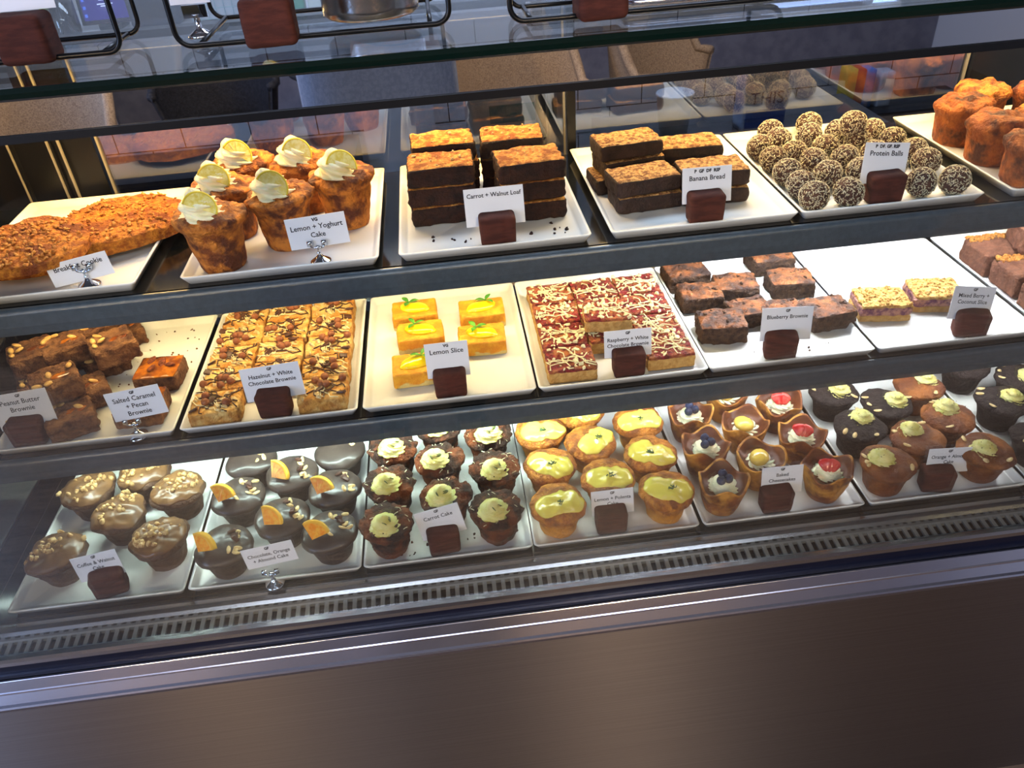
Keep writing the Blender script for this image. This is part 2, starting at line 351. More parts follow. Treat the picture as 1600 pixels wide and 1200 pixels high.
while gx < XR - .02:
    g.add([(gx, -.048, -.0325), (gx+.006, -.048, -.0325), (gx+.006, -.028, -.0305), (gx, -.028, -.0305), (gx, -.048, -.036), (gx+.006, -.048, -.036), (gx+.006, -.028, -.034), (gx, -.028, -.034)],
          [(0,1,2,3), (7,6,5,4), (0,4,5,1), (1,5,6,2), (2,6,7,3), (3,7,4,0)]); gx += .0135
cp('vent_grille', g, K['grille'])
cp('vent_well', MB().box(XL, XR, -.050, -.020, -.058, -.052), K['black'])
cp('shelf_front_rail', extr([(-.024, -.036), (-.026, -.020), (-.022, -.0165), (-.015, -.0150), (-.012, -.0155), (-.006, -.0155), (-.006, -.036)], XL, XR), K['steel'])
cp('drip_tray', MB().box(XL, XR, -.006, .50, -.024, -.0135), K['shelf'])
def shelf(zr, yf, mt):
    t = zr - .0125
    o = cp('shelf', MB().box(XL, XR, yf-.002, yf+.335, t-.012, t), mt)
    pr = [(yf-.004, t-.001)]
    for k in range(9):
        a = R(90 + k*90/8); pr.append((yf-.004 + .008*cos(a), t-.009+.008*sin(a)))
    pr += [(yf-.0135, t-.024), (yf-.0125, t-.036), (yf-.008, t-.0385), (yf-.004, t-.036), (yf-.004, t-.012)]
    l = extr(pr, XL, XR).build('shelf_lip', K['lip'], o, False)
    return o
s1 = shelf(ZT, YT, K['shelf']); s2 = shelf(ZM, YM, K['shelf'])
cp('floor_shelf', MB().box(XL, XR, .0, .49, -.0135, -.0125), K['shelf'])
# the light strips themselves (housings)
for nm, x0, x1, y, z in [('light_strip', .02, .83, .40, .6595), ('light_strip', .90, 1.82, .40, .6595), ('light_strip', .03, .97, .30, .4018), ('light_strip', 1.05, 1.63, .30, .4018), ('light_strip', 1.66, 1.9, .27, .4018), ('light_strip', .05, .87, .20, .1778), ('light_strip', .95, 1.66, .20, .1778)]:
    cp(nm, MB().box(x0, x1, y-.012, y+.012, z, z+.0028 if z < .6 else z+.010), K['led'] if z < .6 else K['black'])
# glass
cp('front_glass', MB().box(XL, XR, -.0595, -.0555, -.030, .668), K['glass'])
cp('valance', MB().box(XL, XR, -.060, -.0565, .672, .701), K['mirror'])
cp('valance_trim', MB().box(XL-.02, XR, -.0625, -.045, .6645, .6715), K['black'])
cp('glass_top', MB().box(XL-.05, XR, -.062, .50, .7015, .7065), K['topglass'])
cp('glass_edge', extr([(-.0625, .700), (-.066, .7025), (-.0665, .707), (-.064, .711), (-.0615, .711), (-.0615, .700)], XL-.05, XR), K['green'])
cp('end_glass', MB().box(XL-.006, XL, -.055, .49, -.012, .70), K['sideglass'])
# rear sliding doors
def door(x0, x1, y, z0=-.01, z1=.652, seam='goldline'):
    gl = cp('rear_door', MB().box(x0, x1, y, y+.004, z0, z1), K['doorglass'])
    fr = MB().box(x0, x0+.003, y-.004, y+.008, z0, z1)
    fr.build('door_edge', K[seam], gl, False); MB().box(x1-.003, x1, y-.004, y+.008, z0, z1).build('door_edge', K[seam], gl, False)
    for za, zh in ((z0, .02), (z1-.006, .006)): MB().box(x0+.005, x1-.004, y-.004, y+.008, za, za+zh).build('door_frame', K['black'], gl, False)
door(.160, .897, .484); door(.868, 1.578, .494)
cp('rear_post', MB().box(.85, .866, .486, .50, -.01, .652), K['black'])
cp('rear_post', MB().box(.899, .912, .470, .482, -.01, .652), K['black'])
cp('rear_post', MB().box(XL, .155, .48, .50, -.01, .652).box(.035, .038, .474, .48, -.01, .652).box(.086, .089, .474, .48, -.01, .652).box(.094, .096, .474, .48, -.01, .652), K['black'])
cp('post_edge', MB().box(.032, .0335, .470, .474, -.01, .652).box(.0905, .093, .470, .474, -.01, .652).box(.107, .110, .470, .474, -.01, .652), K['goldline'])
cp('rear_post', MB().box(1.58, 1.70, .48, .50, -.01, .652), K['black'])
door(1.70, 2.04, .484)

# ------------------------------------------------------------------ trays
def tray_mesh(W=.25, D=.323, h=.0125):
    # rounded rectangle loops: outer bottom, outer top, inner top, inner floor
    def loop(ins, z, r):
        x0, x1, y0, y1 = -W/2+ins, W/2-ins, ins, D-ins; P = []
        for cx, cy, a0 in [(x1-r, y0+r, -90), (x1-r, y1-r, 0), (x0+r, y1-r, 90), (x0+r, y0+r, 180)]:
            for k in range(5):
                a = R(a0 + k*22.5); P.append((cx + r*cos(a), cy + r*sin(a), z))
        return P
    Ls = [loop(.007, 0, .004), loop(.001, h*.85, .006), loop(0, h, .006), loop(.0015, h+.0006, .006), loop(.0042, h, .005), loop(.0085, .0036, .005), loop(.012, .0024, .004)]
    V = [p for l in Ls for p in l]; n = 20; F = []
    for k in range(len(Ls)-1): F += [(k*n+j, k*n+(j+1) % n, (k+1)*n+(j+1) % n, (k+1)*n+j) for j in range(n)]
    F.append(tuple(range(n))[::-1]); F.append(tuple((len(Ls)-1)*n+j for j in range(n)))
    return mesh(V, F, K['tray'])
TRM = tray_mesh()
def tray(xl, y, zr, label, rz=0):
    o = ob('serving_tray', TRM, None, (xl+.125, y, zr-.0122), (0, 0, rz)); return tag(o, label, 'tray', 'white rectangular serving trays')
tray(.042, YT, ZT, 'white rectangular tray holding the flat oat breakfast cookies')
tray(.347, YT, ZT, 'white rectangular tray holding the cream topped lemon yoghurt cakes')
tray(.622, YT, ZT, 'white rectangular tray under the stacked carrot and walnut loaf')
tray(.897, YT, ZT, 'white rectangular tray under the banana bread slices')
tray(1.151, YT, ZT, 'white rectangular tray filled with coconut protein balls')
tray(1.439, YT, ZT, 'white rectangular tray under the brown muffins at the right end of the top shelf')
for k, t in enumerate(['under the peanut butter and pecan brownies', 'under the hazelnut and white chocolate brownies', 'holding the five lemon slices', 'under the raspberry and white chocolate brownies', 'under the blueberry brownies', 'nearly empty, holding two mixed berry coconut slices', 'under the chocolate slabs at the right end of the middle shelf']):
    tray([.024, .281, .538, .791, 1.042, 1.296, 1.5535][k], YM, ZM, 'white rectangular tray ' + t)
for k, t in enumerate(['under the coffee and walnut cakes', 'under the chocolate orange almond cakes', 'under the dark carrot cakes', 'under the glazed lemon polenta cakes', 'under the baked cheesecakes', 'under the orange and almond cakes', 'under the black chocolate cakes at the right end of the bottom shelf']):
    tray([.002, .256, .509, .760, 1.015, 1.271, 1.526][k], YB, ZB, 'white rectangular tray ' + t)
FT, FM, FB = ZT-.0095, ZM-.0095, ZB-.0095   # tray floors

# ------------------------------------------------------------------ cards and holders
BLK = rbox(.048, .029, .041, K['wood'], rad=.006, amp=.0004, freq=90, cuts=10, seed=3, taper=.06)
FIX = []   # where blocks and cards stand, so the cakes keep clear of them
def lettering(lines, W, card, cls=.0088):
    txt = [l for l in lines]; H = .001
    mb = MB(); y = 0.0; i0 = 0
    for k, (s, size, dz, bold) in enumerate(txt):
        cu_ = bpy.data.curves.new('t', 'FONT'); cu_.body = s; cu_.size = size; cu_.align_x = 'CENTER'; cu_.offset = .00012 if not bold else .0003; cu_.resolution_u = 2
        to = bpy.data.objects.new('t', cu_); COL.objects.link(to); bpy.context.view_layer.update()
        me = bpy.data.meshes.new_from_object(to.evaluated_get(bpy.context.evaluated_depsgraph_get())); COL.objects.unlink(to); bpy.data.objects.remove(to)
        mb.add([(v.co.x, -.0006, v.co.y + dz) for v in me.vertices], [tuple(p.vertices) for p in me.polygons]); bpy.data.meshes.remove(me)
    return mb.build('lettering', K['ink'], card, False)
def card(loc, lines, label, tilt=-14, roll=0, rz=0, W=.077, H=.046):
    me = MB().box(-W/2, W/2, -.0003, .0003, 0, H).me(K['card'], False)
    o = ob('name_card', me, None, loc, (R(tilt), R(roll), R(rz))); tag(o, label, 'name card', 'white name cards')
    lettering(lines, W, o); return o
def lay(code, ls, H=.046, size=.0092, top=None):
    out = []; z = (top if top is not None else H - .0066)
    if code: out.append((code, .0056, z, True)); z -= .0100
    else: z -= .005
    for l in ls: out.append((l, size, z, False)); z -= size * 1.12
    return out
def blockcard(z, bpx, cpx, cz, code, ls, nm, roll=0, rz=0, W=.077, H=.046, tilt=-14, size=.0092, brz=0, cy=.006):
    # bpx: pixel of the block's front foot, cpx: pixel of the card's centre
    b = onz(bpx[0], bpx[1], z); b.y = max(b.y + .011, {FT: YT, FM: YM, FB: YB}[z] + .0255); H *= 1.15
    o = ob('card_block', BLK, None, b, (0, 0, R(brz))); tag(o, 'red-brown wooden block holding the %s name card' % nm, 'card holder', 'wooden card blocks')
    cc = ony(cpx[0], cpx[1], b.y + cy + cz)
    off = Matrix.Rotation(R(rz), 3, 'Z') @ Matrix.Rotation(R(roll), 3, 'Y') @ Matrix.Rotation(R(tilt), 3, 'X') @ Vector((0, 0, H/2))
    B_ = cc - off; B_.z = max(B_.z, z + .0235); FIX.append((b.x, b.y + .010, z)); FIX.append((B_.x, B_.y, z))
    card(B_, lay(code, ls, H, size), 'white name card reading %s in a wooden block' % nm, tilt, roll, rz, W, H)
def clipcard(z, bpx, cpx, code, ls, nm, roll=0, rz=0, W=.077, H=.046, tilt=-10, size=.0092, ch=.022, front=True):
    b = onz(bpx[0], bpx[1], z)
    t = empty('card_clip_stand', b, 'small chrome clip stand holding the %s name card' % nm, 'card holder', 'chrome card clip stands', R(rz))
    prof = [(.014, 0), (.0142, .0015), (.0125, .003), (.009, .0052), (.0055, .0075), (.0035, .0095), (.0028, .0115)]
    MB().rings(prof, 28).build('base', K['chrome'], t)
    MB().rings([(.0026, .011), (.0034, .0125), (.0024, .014), (.0022, ch-.004), (.0034, ch-.002), (.0040, ch), (.002, ch+.002)], 16).build('stem', K['chrome'], t)
    for s in (-1, 1):
        MB().tube([(0, -.001, ch-.001), (s*.004, -.0015, ch-.0012), (s*.008, -.0015, ch), (s*.009, -.0015, ch+.004)], .0016, 8).box(s*.009-.0032, s*.009+.0032, -.0035, .0003, ch+.002, ch+.009).build('prong', K['chrome'], t)
    cc = ony(cpx[0], cpx[1], b.y + .0035)
    off = Matrix.Rotation(R(rz), 3, 'Z') @ Matrix.Rotation(R(roll), 3, 'Y') @ Matrix.Rotation(R(tilt), 3, 'X') @ Vector((0, 0, H/2))
    card(cc - off, lay(code, ls, H, size), 'white name card reading %s on a chrome clip' % nm, tilt, roll, rz, W, H)

clipcard(FT, (141, 446), (125, 421), None, ['Breakfast Cookie'], 'Breakfast Cookie', roll=-9, W=.080, H=.030, size=.0092)
clipcard(FT, (502, 409), (496, 361), 'VG', ['Lemon + Yoghurt', 'Cake'], 'Lemon + Yoghurt Cake', roll=-3, W=.076, H=.040, size=.0092)
blockcard(FT, (781, 388), (773, 326), .006, None, ['Carrot + Walnut Loaf'], 'Carrot + Walnut Loaf', roll=0, W=.077, H=.042, size=.0078)
blockcard(FT, (1104, 351), (1104, 294), .006, 'P  GF  DF  RSF', ['Banana Bread'], 'Banana Bread', roll=1, W=.066, H=.040, size=.0088)
blockcard(FT, (1383, 320), (1382, 256), .006, 'P  DF. GF. RSF', ['Protein Balls'], 'Protein Balls', roll=6, W=.062, H=.046, size=.0092)
blockcard(FM, (45, 704), (37, 641), .006, 'GF', ['Peanut Butter', 'Brownie'], 'Peanut Butter Brownie', roll=-4, W=.080, H=.046, size=.0100)
clipcard(FM, (217, 681), (213, 630), 'GF', ['Salted Caramel', '+ Pecan', 'Brownie'], 'Salted Caramel + Pecan Brownie', roll=-6, W=.076, H=.044, size=.0098)
blockcard(FM, (432, 658), (427, 601), .006, 'GF', ['Hazelnut + White', 'Chocolate Brownie'], 'Hazelnut + White Chocolate Brownie', roll=-3, W=.084, H=.044, size=.0086, brz=-3)
blockcard(FM, (707, 627), (699, 562), .006, 'VG', ['Lemon Slice'], 'Lemon Slice', roll=0, W=.062, H=.046, size=.0100)
blockcard(FM, (985, 592), (981, 536), .006, 'GF', ['Raspberry + White', 'Chocolate Brownie'], 'Raspberry + White Chocolate Brownie', roll=1, W=.070, H=.036, size=.0078)
blockcard(FM, (1222, 565), (1229, 506), .006, 'GF', ['Blueberry Brownie'], 'Blueberry Brownie', roll=4, W=.078, H=.044, size=.0082, brz=-14)
blockcard(FM, (1518, 529), (1518, 475), .006, 'GF', ['Mixed Berry +', 'Coconut Slice'], 'Mixed Berry + Coconut Slice', roll=9, W=.068, H=.044, size=.0086, brz=-20)
blockcard(FB, (168, 951), (154, 886), .006, 'GF', ['Coffee & Walnut', 'Cake'], 'Coffee & Walnut Cake', roll=-9, W=.068, H=.036, size=.0082, brz=18)
clipcard(FB, (430, 912), (421, 867), 'GF', ['Chocolate, Orange', '+ Almond Cake'], 'Chocolate, Orange + Almond Cake', roll=-8, W=.074, H=.034, size=.0080)
blockcard(FB, (697, 880), (688, 818), .006, 'GF', ['Carrot Cake'], 'Carrot Cake', roll=-12, W=.068, H=.042, size=.0086, brz=8)
blockcard(FB, (960, 845), (957, 789), .006, 'GF', ['Lemon + Polenta', 'Cake'], 'Lemon + Polenta Cake', roll=0, W=.064, H=.036, size=.0080)
blockcard(FB, (1220, 813), (1221, 754), .006, 'GF', ['Baked', 'Cheesecakes'], 'Baked Cheesecakes', roll=2, W=.064, H=.040, size=.0080)
blockcard(FB, (1472, 780), (1481, 722), .006, 'GF', ['Orange + Almond', 'Cake'], 'Orange + Almond Cake', roll=5, W=.070, H=.036, size=.0080, brz=-12)

# ------------------------------------------------------------------ food builders
def place(tpl, name, loc, label, cat, group=None, rz=0, rot=None, sc=1.0):
    # tpl: list of nodes (part name, mesh, loc, rot, children)
    t = empty(name, loc, label, cat, group, 0, rot or (0, 0, rz)); t.scale = sc if isinstance(sc, tuple) else (sc,)*3
    def rec(nodes, par):
        for nd in nodes:
            o = ob(nd[0], nd[1], par, nd[2], nd[3])
            if len(nd) > 4: rec(nd[4], o)
    rec(tpl, t); return t
Z3 = (0, 0, 0)
class Cake:
    def __init__(s, rb, rt, h, dome, lip, amp=.002, fr=40, seed=0, side=.4, lob=0.):
        s.rb, s.rt, s.h, s.dome, s.lip, s.amp, s.fr, s.seed, s.side, s.lob = rb, rt, h, dome, lip, amp, fr, seed, side, lob
    def disp(s, p, k=1.0):
        c = Vector((0, 0, s.h*.55)); d = (p - c); d.normalize()
        return p + d * s.amp * k * nz(p.x + s.seed*.31, p.y - s.seed*.17, p.z, s.fr, 4)
    def P(s, u, th):
        r = (s.rt + s.lip) * sin(min(u, 1)*pi/2)**.92; z = s.h + s.dome * cos(min(u, 1)*pi/2)**.85 if u < 1 else s.h
        r *= 1 + s.lob*sin(3*th + s.seed)
        return s.disp(Vector((r*cos(th), r*sin(th), z)))
    def N(s, u, th):
        a = u*pi/2; return Vector((sin(a)*cos(th)*.8, sin(a)*sin(th)*.8, cos(a)+.25)).normalized()
    def body(s, mt, n=44, fl=0):
        V = []; F = []; rings = []
        for k in range(1, 15): rings.append(('c', k/14))
        for k in range(1, 12): rings.append(('s', k/11))
        for t, q in rings:
            for j in range(n):
                th = 2*pi*j/n
                if t == 'c': V.append(s.P(q, th))
                else:
                    f = min(1, q/.22); f = f*f*(3-2*f); r0 = s.rt + (s.rb - s.rt)*q; r = r0 + s.lip*(1-f)*(1 - .4*q) + (s.lip*.15*(1-f))
                    z = s.h*(1-q); r *= 1 + s.lob*sin(3*th+s.seed)*(1-q)
                    if fl: r *= 1 + fl*cos(2*pi*j/n*22)*min(1, q*3)
                    if q > .95: r *= .93
                    p = s.disp(Vector((r*cos(th), r*sin(th), z)), 1 - (1-s.side)*min(1, q*2)); p.z = max(0, p.z) if q < .99 else 0
                    V.append(p)
        R_ = len(rings)
        for k in range(R_-1): F += [(k*n+j, (k+1)*n+j, (k+1)*n+(j+1) % n, k*n+(j+1) % n) for j in range(n)]
        V.append(s.P(0, 0)); F += [(R_*n, j, (j+1) % n) for j in range(n)]
        F.append(tuple((R_-1)*n + j for j in range(n)))
        return mesh(V, F, mt)
    def cap(s, mt, um, off=.0018, n=44, a0=0, el=0., wob=.08, cx=0, cy=0, nr=12):
        V = []; F = []
        for k in range(1, nr+2):
            q = min(1, k/nr)
            for j in range(n):
                th = 2*pi*j/n
                ue = um * (1 + el*cos(2*(th-a0)) + wob*nz(cos(th)*1.6 + s.seed, sin(th)*1.6, 0, 1, 2))
                u = min(ue*q, 1.18); o = off*(1 - q**5)*1.0 if k <= nr else -.0015
                x = u*cos(th) + cx; y = u*sin(th) + cy; uu = min(1, sqrt(x*x+y*y)); tt = math.atan2(y, x)
                p = s.P(uu, tt) + s.N(uu, tt)*(o + (.0005 if k <= nr else 0))
                if sqrt(x*x+y*y) > 1: p.z -= (sqrt(x*x+y*y)-1)*.03
                V.append(p)
        for k in range(nr): F += [(k*n+j, (k+1)*n+j, (k+1)*n+(j+1) % n, k*n+(j+1) % n) for j in range(n)]
        u0 = sqrt(cx*cx+cy*cy); V.append(s.P(u0, math.atan2(cy, cx)) + Vector((0, 0, off+.0005))); m_ = len(V)-1
        F += [(m_, j, (j+1) % n) for j in range(n)]
        return mesh(V, F, mt)
def rosette(Rr, hh, mt, seed=0, lobes=9, layers=2.6, tw=5.0, lean=0.):
    V = []; F = []; n = 54; K_ = 22
    for k in range(K_+1):
        t = k/K_; r0 = Rr*(1 - t**1.5)**.8 if t < 1 else 0
        r0 *= (1 + .14*cos(t*layers*2*pi)); z = hh*t
        for j in range(n):
            th = 2*pi*j/n; r = r0*(1 + .12*cos(lobes*(th + tw*t)) + .05*nz(cos(th)+seed, sin(th), t*2, 1.5, 2))
            zz = z + .0012*cos(lobes*(th+tw*t)) * (1-t)
            V.append((r*cos(th) + lean*t, r*sin(th), zz))
    for k in range(K_): F += [(k*n+j, k*n+(j+1) % n, (k+1)*n+(j+1) % n, (k+1)*n+j) for j in range(n)]
    F.append(tuple(range(n))[::-1])
    return mesh(V, F, mt)
def bits(n, rng, posf, mt, sz=(.002, .004), flat=.35, kind='chip'):
    b = MB()
    for _ in range(n):
        p = posf(); s_ = rng.uniform(*sz)
        if kind == 'chip': b.blob(p, s_, s_*rng.uniform(.5, .9), s_*rng.uniform(flat, flat+.3), rng, .3, 6, 4, rrot(rng))
        else:
            d = rrot(rng) @ Vector((1, 0, 0)); d.z *= flat; b.tube([p - d*s_, p + Vector((0, 0, s_*.15)), p + d*s_], s_*.13, 4)
    return b.me(mt)
def sector(Rr, a, thick, peelw, seed=0):
    # citrus piece: flesh lying in x-z plane, thickness along y; returns (flesh mesh, peel mesh)
    n = 18; fb = MB(); V = []; Fc = []
    for y in (-thick/2, thick/2):
        V.append((0, y, 0))
        for k in range(n+1):
            t = a*k/n; V.append(((Rr-peelw)*cos(t), y, (Rr-peelw)*sin(t)))
    m_ = n+2
    for k in range(n): Fc += [(0, 1+k, 2+k), (m_, m_+2+k, m_+1+k)]
    Fc += [(0, m_, m_+1, 1), (0, n+1, m_+n+1, m_)]
    fb.add(V, Fc)
    for k in range(1, 6):   # membranes
        t = a*k/6
        for y in (-thick/2-.0002, thick/2+.0002): fb.tube([(0, y, 0), ((Rr-peelw)*cos(t), y, (Rr-peelw)*sin(t))], .0003, 4)
    pb = MB(); V = []; Fc = []
    for k in range(n+1):
        t = a*k/n
        for r, y in ((Rr-peelw, -thick/2), (Rr, -thick/2), (Rr, thick/2), (Rr-peelw, thick/2)): V.append((r*cos(t), y, r*sin(t)))
    for k in range(n):
        for j in range(4): Fc.append((k*4+j, k*4+(j+1) % 4, (k+1)*4+(j+1) % 4, (k+1)*4+j))
    Fc += [(0, 3, 2, 1), (n*4, n*4+1, n*4+2, n*4+3)]
    pb.add(V, Fc)
    return fb, pb
def flake_mesh(mt, L_=.0065, W_=.0038):
    b = MB(); V = [(0, 0, .0006)]; n = 10
    for k in range(n): t = 2*pi*k/n; V.append((L_*cos(t)*(1 if cos(t) < 0 else 1.15), W_*sin(t), .0004*cos(2*t)))
    V2 = [(x, y, z-.0009) for x, y, z in V]
    F = [(0, 1+k, 1+(k+1) % n) for k in range(n)] + [(n+1, n+2+(k+1) % n, n+2+k) for k in range(n)] + [(1+k, n+2+k, n+2+(k+1) % n, 1+(k+1) % n) for k in range(n)]
    return b.add(V+V2, F).me(mt)
ALM = flake_mesh(K['almond']); SEED = flake_mesh(K['seed'], .005, .0030)
def Rr_(rng, t=.5): return (rng.uniform(-t, t), rng.uniform(-t, t), rng.uniform(0, 6.28))
def V_(p): return tuple(p)

# ---- top shelf: breakfast cookies
def cookie(seed, a, b_, h):
    rng = random.Random(seed); V = []; F = []; n = 72; K_ = 26
    for k in range(K_+1):
        t = k/K_
        for j in range(n):
            th = 2*pi*j/n; rr = 1 + .05*sin(3*th+seed) + .035*nz(cos(th)*3, sin(th)*3, seed, 1, 3)
            if t < .8: q = t/.8; z = h*(1 - .35*q**3); 
            else: q = 1; z = h*.65*(1-(t-.8)/.2)
            x = a*rr*q*cos(th); y = b_*rr*q*sin(th)
            z += .0035*nz(x, y, seed*.1, 55, 4)*(1 if t < .85 else 0) + .0018*nz(x, y, seed, 190, 2)*(1 if t < .85 else 0)
            V.append((x, y, max(0, z)))
    for k in range(K_): F += [(k*n+j, (k+1)*n+j, (k+1)*n+(j+1) % n, k*n+(j+1) % n) for j in range(n)]
    F.append(tuple(K_*n+j for j in range(n)))
    me = mesh(V, F, K['cookie'])
    def pf():
        t = rng.uniform(0, 2*pi); q = sqrt(rng.random())*.92; x = a*q*cos(t); y = b_*q*sin(t)
        return Vector((x, y, h*(1-.35*q**3) + .0035*nz(x, y, seed*.1, 55, 4) + .0008))
    return [('cookie_base', me, Z3, Z3), ('oat_flakes', bits(240, rng, pf, K['oat'], (.0022, .0038), .25), Z3, Z3)]
for i, (px, py, zz, a, b_, h, rz, rx, lab) in enumerate([
    (58, 376, .0, .084, .074, .022, -.25, 0, 'big flat oat breakfast cookie lying underneath, left side of its tray'),
    (182, 332, .0108, .092, .084, .026, .45, .0, 'big flat oat cookie, the right one on its tray'),
    (40, 372, .034, .074, .066, .018, .5, .10, 'oat breakfast cookie on top of the left one, cut off by the picture edge')]):
    p = onz(px, py, FT+zz+h); p.z = FT+zz
    o = place(cookie(i+2, a, b_, h), 'oat_cookie', p, lab, 'cookie', 'oat breakfast cookies', rot=(rx, 0, rz))
    for c in o.children:
        if c.name.startswith('oat_flakes'): c['kind'] = 'stuff'
# ---- lemon yoghurt cakes
def lemcake(seed):
    c = Cake(.031, .041, .068, .012, .0075, .0062, 60, seed, .35, .03); rng = random.Random(seed)
    tp = [('cake', c.body(K['lemcake']), Z3, Z3)]
    pc = c.P(.10, 4.2)
    tp.append(('piped_cream', rosette(.0275, .036, K['cream'], seed, 8, 2.2, 4, -.004), (pc.x-.002, pc.y, pc.z-.005), (0, rng.uniform(-.1, .1), 0)))
    fb, pb = sector(.0225, pi, .0035, .0026, seed)
    ax = (R(-38 + rng.uniform(-8, 8)), R(30 + rng.uniform(-14, 14)), R(rng.uniform(-12, 18)))
    tp.append(('lemon_wedge', fb.me(K['lflesh'], False), (pc.x+.002, pc.y-.0185, pc.z+.009), ax, [('peel', pb.me(K['lpeel']), Z3, Z3)]))
    return tp
LC = [lemcake(k+1) for k in range(3)]
for i, (px, py, rz, lab) in enumerate([(382, 243, .2, 'back left of its tray, cream dollop glowing yellow'), (449, 249, .1, 'back middle of its tray with an upright lemon slice'), (337, 287, -.1, 'second from the front on the left side of its tray'),
                          (428, 287, .05, 'in the middle of its tray behind the Lemon + Yoghurt Cake card'), (534, 268, .35, 'right side of its tray, wide cream dollop'), (322, 328, 0, 'front left corner of its tray, darkest and largest')]):
    p = onz(px, py, FT+.088); p.z = FT; p.x += .011; p.y += .014
    place(LC[i % 3], 'lemon_yoghurt_cake', p, 'lemon yoghurt cake, ' + lab, 'cake', 'lemon yoghurt cakes', rz=rz, sc=1.0)
# ---- loaves
def loafslice(seed, w_, d_, h_, mts, amp=.0012): return rbox(w_, d_, h_, mts, rad=.0045, amp=amp, freq=90, cuts=16, seed=seed, topslot=1)
def wal_tpl(seed):
    rng = random.Random(seed+70); w_, d_, h_ = .090, .066, .0270
    return [('slice', loafslice(seed, w_, d_, h_, [K['crust'], K['crumb']], .0028), Z3, Z3),
            ('walnut_pieces', bits(14, rng, lambda: Vector((rng.uniform(-.4, .4)*w_, rng.uniform(-.4, .4)*d_, h_+.0002)), K['walnut'], (.0015, .0034), .2), Z3, Z3)]
WS = [wal_tpl(k) for k in range(3)]
rng = random.Random(5)
for nm, px, py, rz in [('back left', 692, 214, .0), ('back right', 797, 205, -.03), ('front left', 686, 248, .02), ('front right', 822, 241, .05)]:
    c = onz(px, py, FT+.0275*3)
    for l in range(3):
        p = Vector((c.x + rng.uniform(-.0025, .0025), c.y + rng.uniform(-.0015, .0015), FT + l*.0278))
        place(WS[(l+len(nm)) % 3], 'carrot_walnut_slice', p, 'thick slice of carrot and walnut loaf, %s of the %s stack' % (['bottom', 'middle', 'top'][l], nm), 'loaf slice', 'carrot and walnut loaf slices', rz=rz + rng.uniform(-.03, .03))
BS = [[('slice', loafslice(k+9, .092, .060, .0235, [K['bcrust'], K['bcrumb']], .0020), Z3, Z3)] for k in range(3)]
for px, py, rz, lv, nm, dx in [(1004, 266, .10, [0, 1], 'front left', [0.004, 0]), (978, 212, .13, [0, 1, 2], 'back left', [-.006, .004, 0]), (1073, 218, -.08, [0, 1], 'back right', [0, .002]), (1112, 255, -.05, [0, 1], 'front right', [.002, 0])]:
    c = onz(px, py, FT + .0243*(lv[-1]+1))
    for l in lv:
        place(BS[(l + len(nm)) % 3], 'banana_bread_slice', Vector((c.x+dx[l], c.y, FT+l*.0243)), 'slice of banana bread, %s of the %s stack' % ((['bottom', 'top'] if len(lv) == 2 else ['bottom', 'middle', 'top'])[l], nm), 'bread slice', 'banana bread slices', rz=rz+(.04 if l % 2 else -.03))
# ---- protein balls
def ball(seed):
    rng = random.Random(seed); r = .0192; b = MB()
    prof = [(r*sin(pi*k/18), -r*cos(pi*k/18)) for k in range(1, 18)]
    b.rings(prof, 28, fn=lambda rr, z, th, k: Vector((rr*cos(th), rr*sin(th), z)) * (1 + .045*nz(rr*cos(th)+seed, rr*sin(th), z, 60, 3)))
    def pf():
        d = Vector((rng.gauss(0, 1), rng.gauss(0, 1), rng.gauss(0, 1))).normalized(); return d * r * (1.01 + .045*nz(d.x*r+seed, d.y*r, d.z*r, 60, 3))
    c = MB()
    for _ in range(560):
        p = pf(); d = p.normalized(); t = d.orthogonal().normalized(); t = Matrix.Rotation(rng.uniform(0, 6.3), 3, d) @ t; s_ = rng.uniform(.0016, .0046)
        c.tube([p - t*s_*.5, p + d*.0006, p + t*s_*.5 + d*rng.uniform(0, .0008)], .00042, 4)
    return [('ball', b.me(K['ball']), Z3, Z3), ('coconut_coating', c.me(K['coco']), Z3, Z3)]
PB = [ball(k+1) for k in range(4)]
rows = [('front', [(1274, 307), (1328, 302), (1439, 285), (1492, 281)]), ('second', [(1247, 289), (1293, 272), (1345, 268), (1395, 258), (1447, 252)]),
        ('third', [(1229, 269), (1271, 252), (1320, 248), (1366, 240), (1428, 236)]), ('fourth', [(1200, 250), (1240, 240), (1290, 231), (1340, 222), (1394, 219)]),
        ('fifth', [(1180, 231), (1217, 219), (1264, 212), (1309, 207), (1362, 205)]), ('back', [(1204, 206), (1262, 193)])]
bl = []
for rn, L_ in rows:
    for k, (px, py) in enumerate(L_):
        p = onz(px, py, FT+.0195); bl.append([p, rn, k, len(L_)])
for it in range(60):
    for i in range(len(bl)):
        for j in range(i):
            d = bl[i][0] - bl[j][0]; d.z = 0; q = d.length
            if 1e-5 < q < .0392:
                e = d.normalized() * (.0392-q)*.5; bl[i][0] += e; bl[j][0] -= e
        bl[i][0].x = min(max(bl[i][0].x, 1.1755), 1.378); bl[i][0].y = min(max(bl[i][0].y, YT+.028), YT+.30)
bl.append([onz(1333, 193, FT+.046), 'upper', 0, 1])
for p, rn, k, n in bl:
    lab = 'coconut rolled protein ball, %s from the left in the %s row of its tray' % (['first', 'second', 'third', 'fourth', 'fifth'][k], rn) if rn != 'upper' else 'coconut rolled protein ball resting on top of the others at the back of its tray'
    q = p.copy(); q.z = FT+.0192 + (.0 if rn != 'upper' else .026)
    place(PB[(k*3+len(rn)) % 4], 'protein_ball', q, lab, 'protein ball', 'coconut protein balls', rot=(k*1.3, len(rn)*.7, k*2.1))
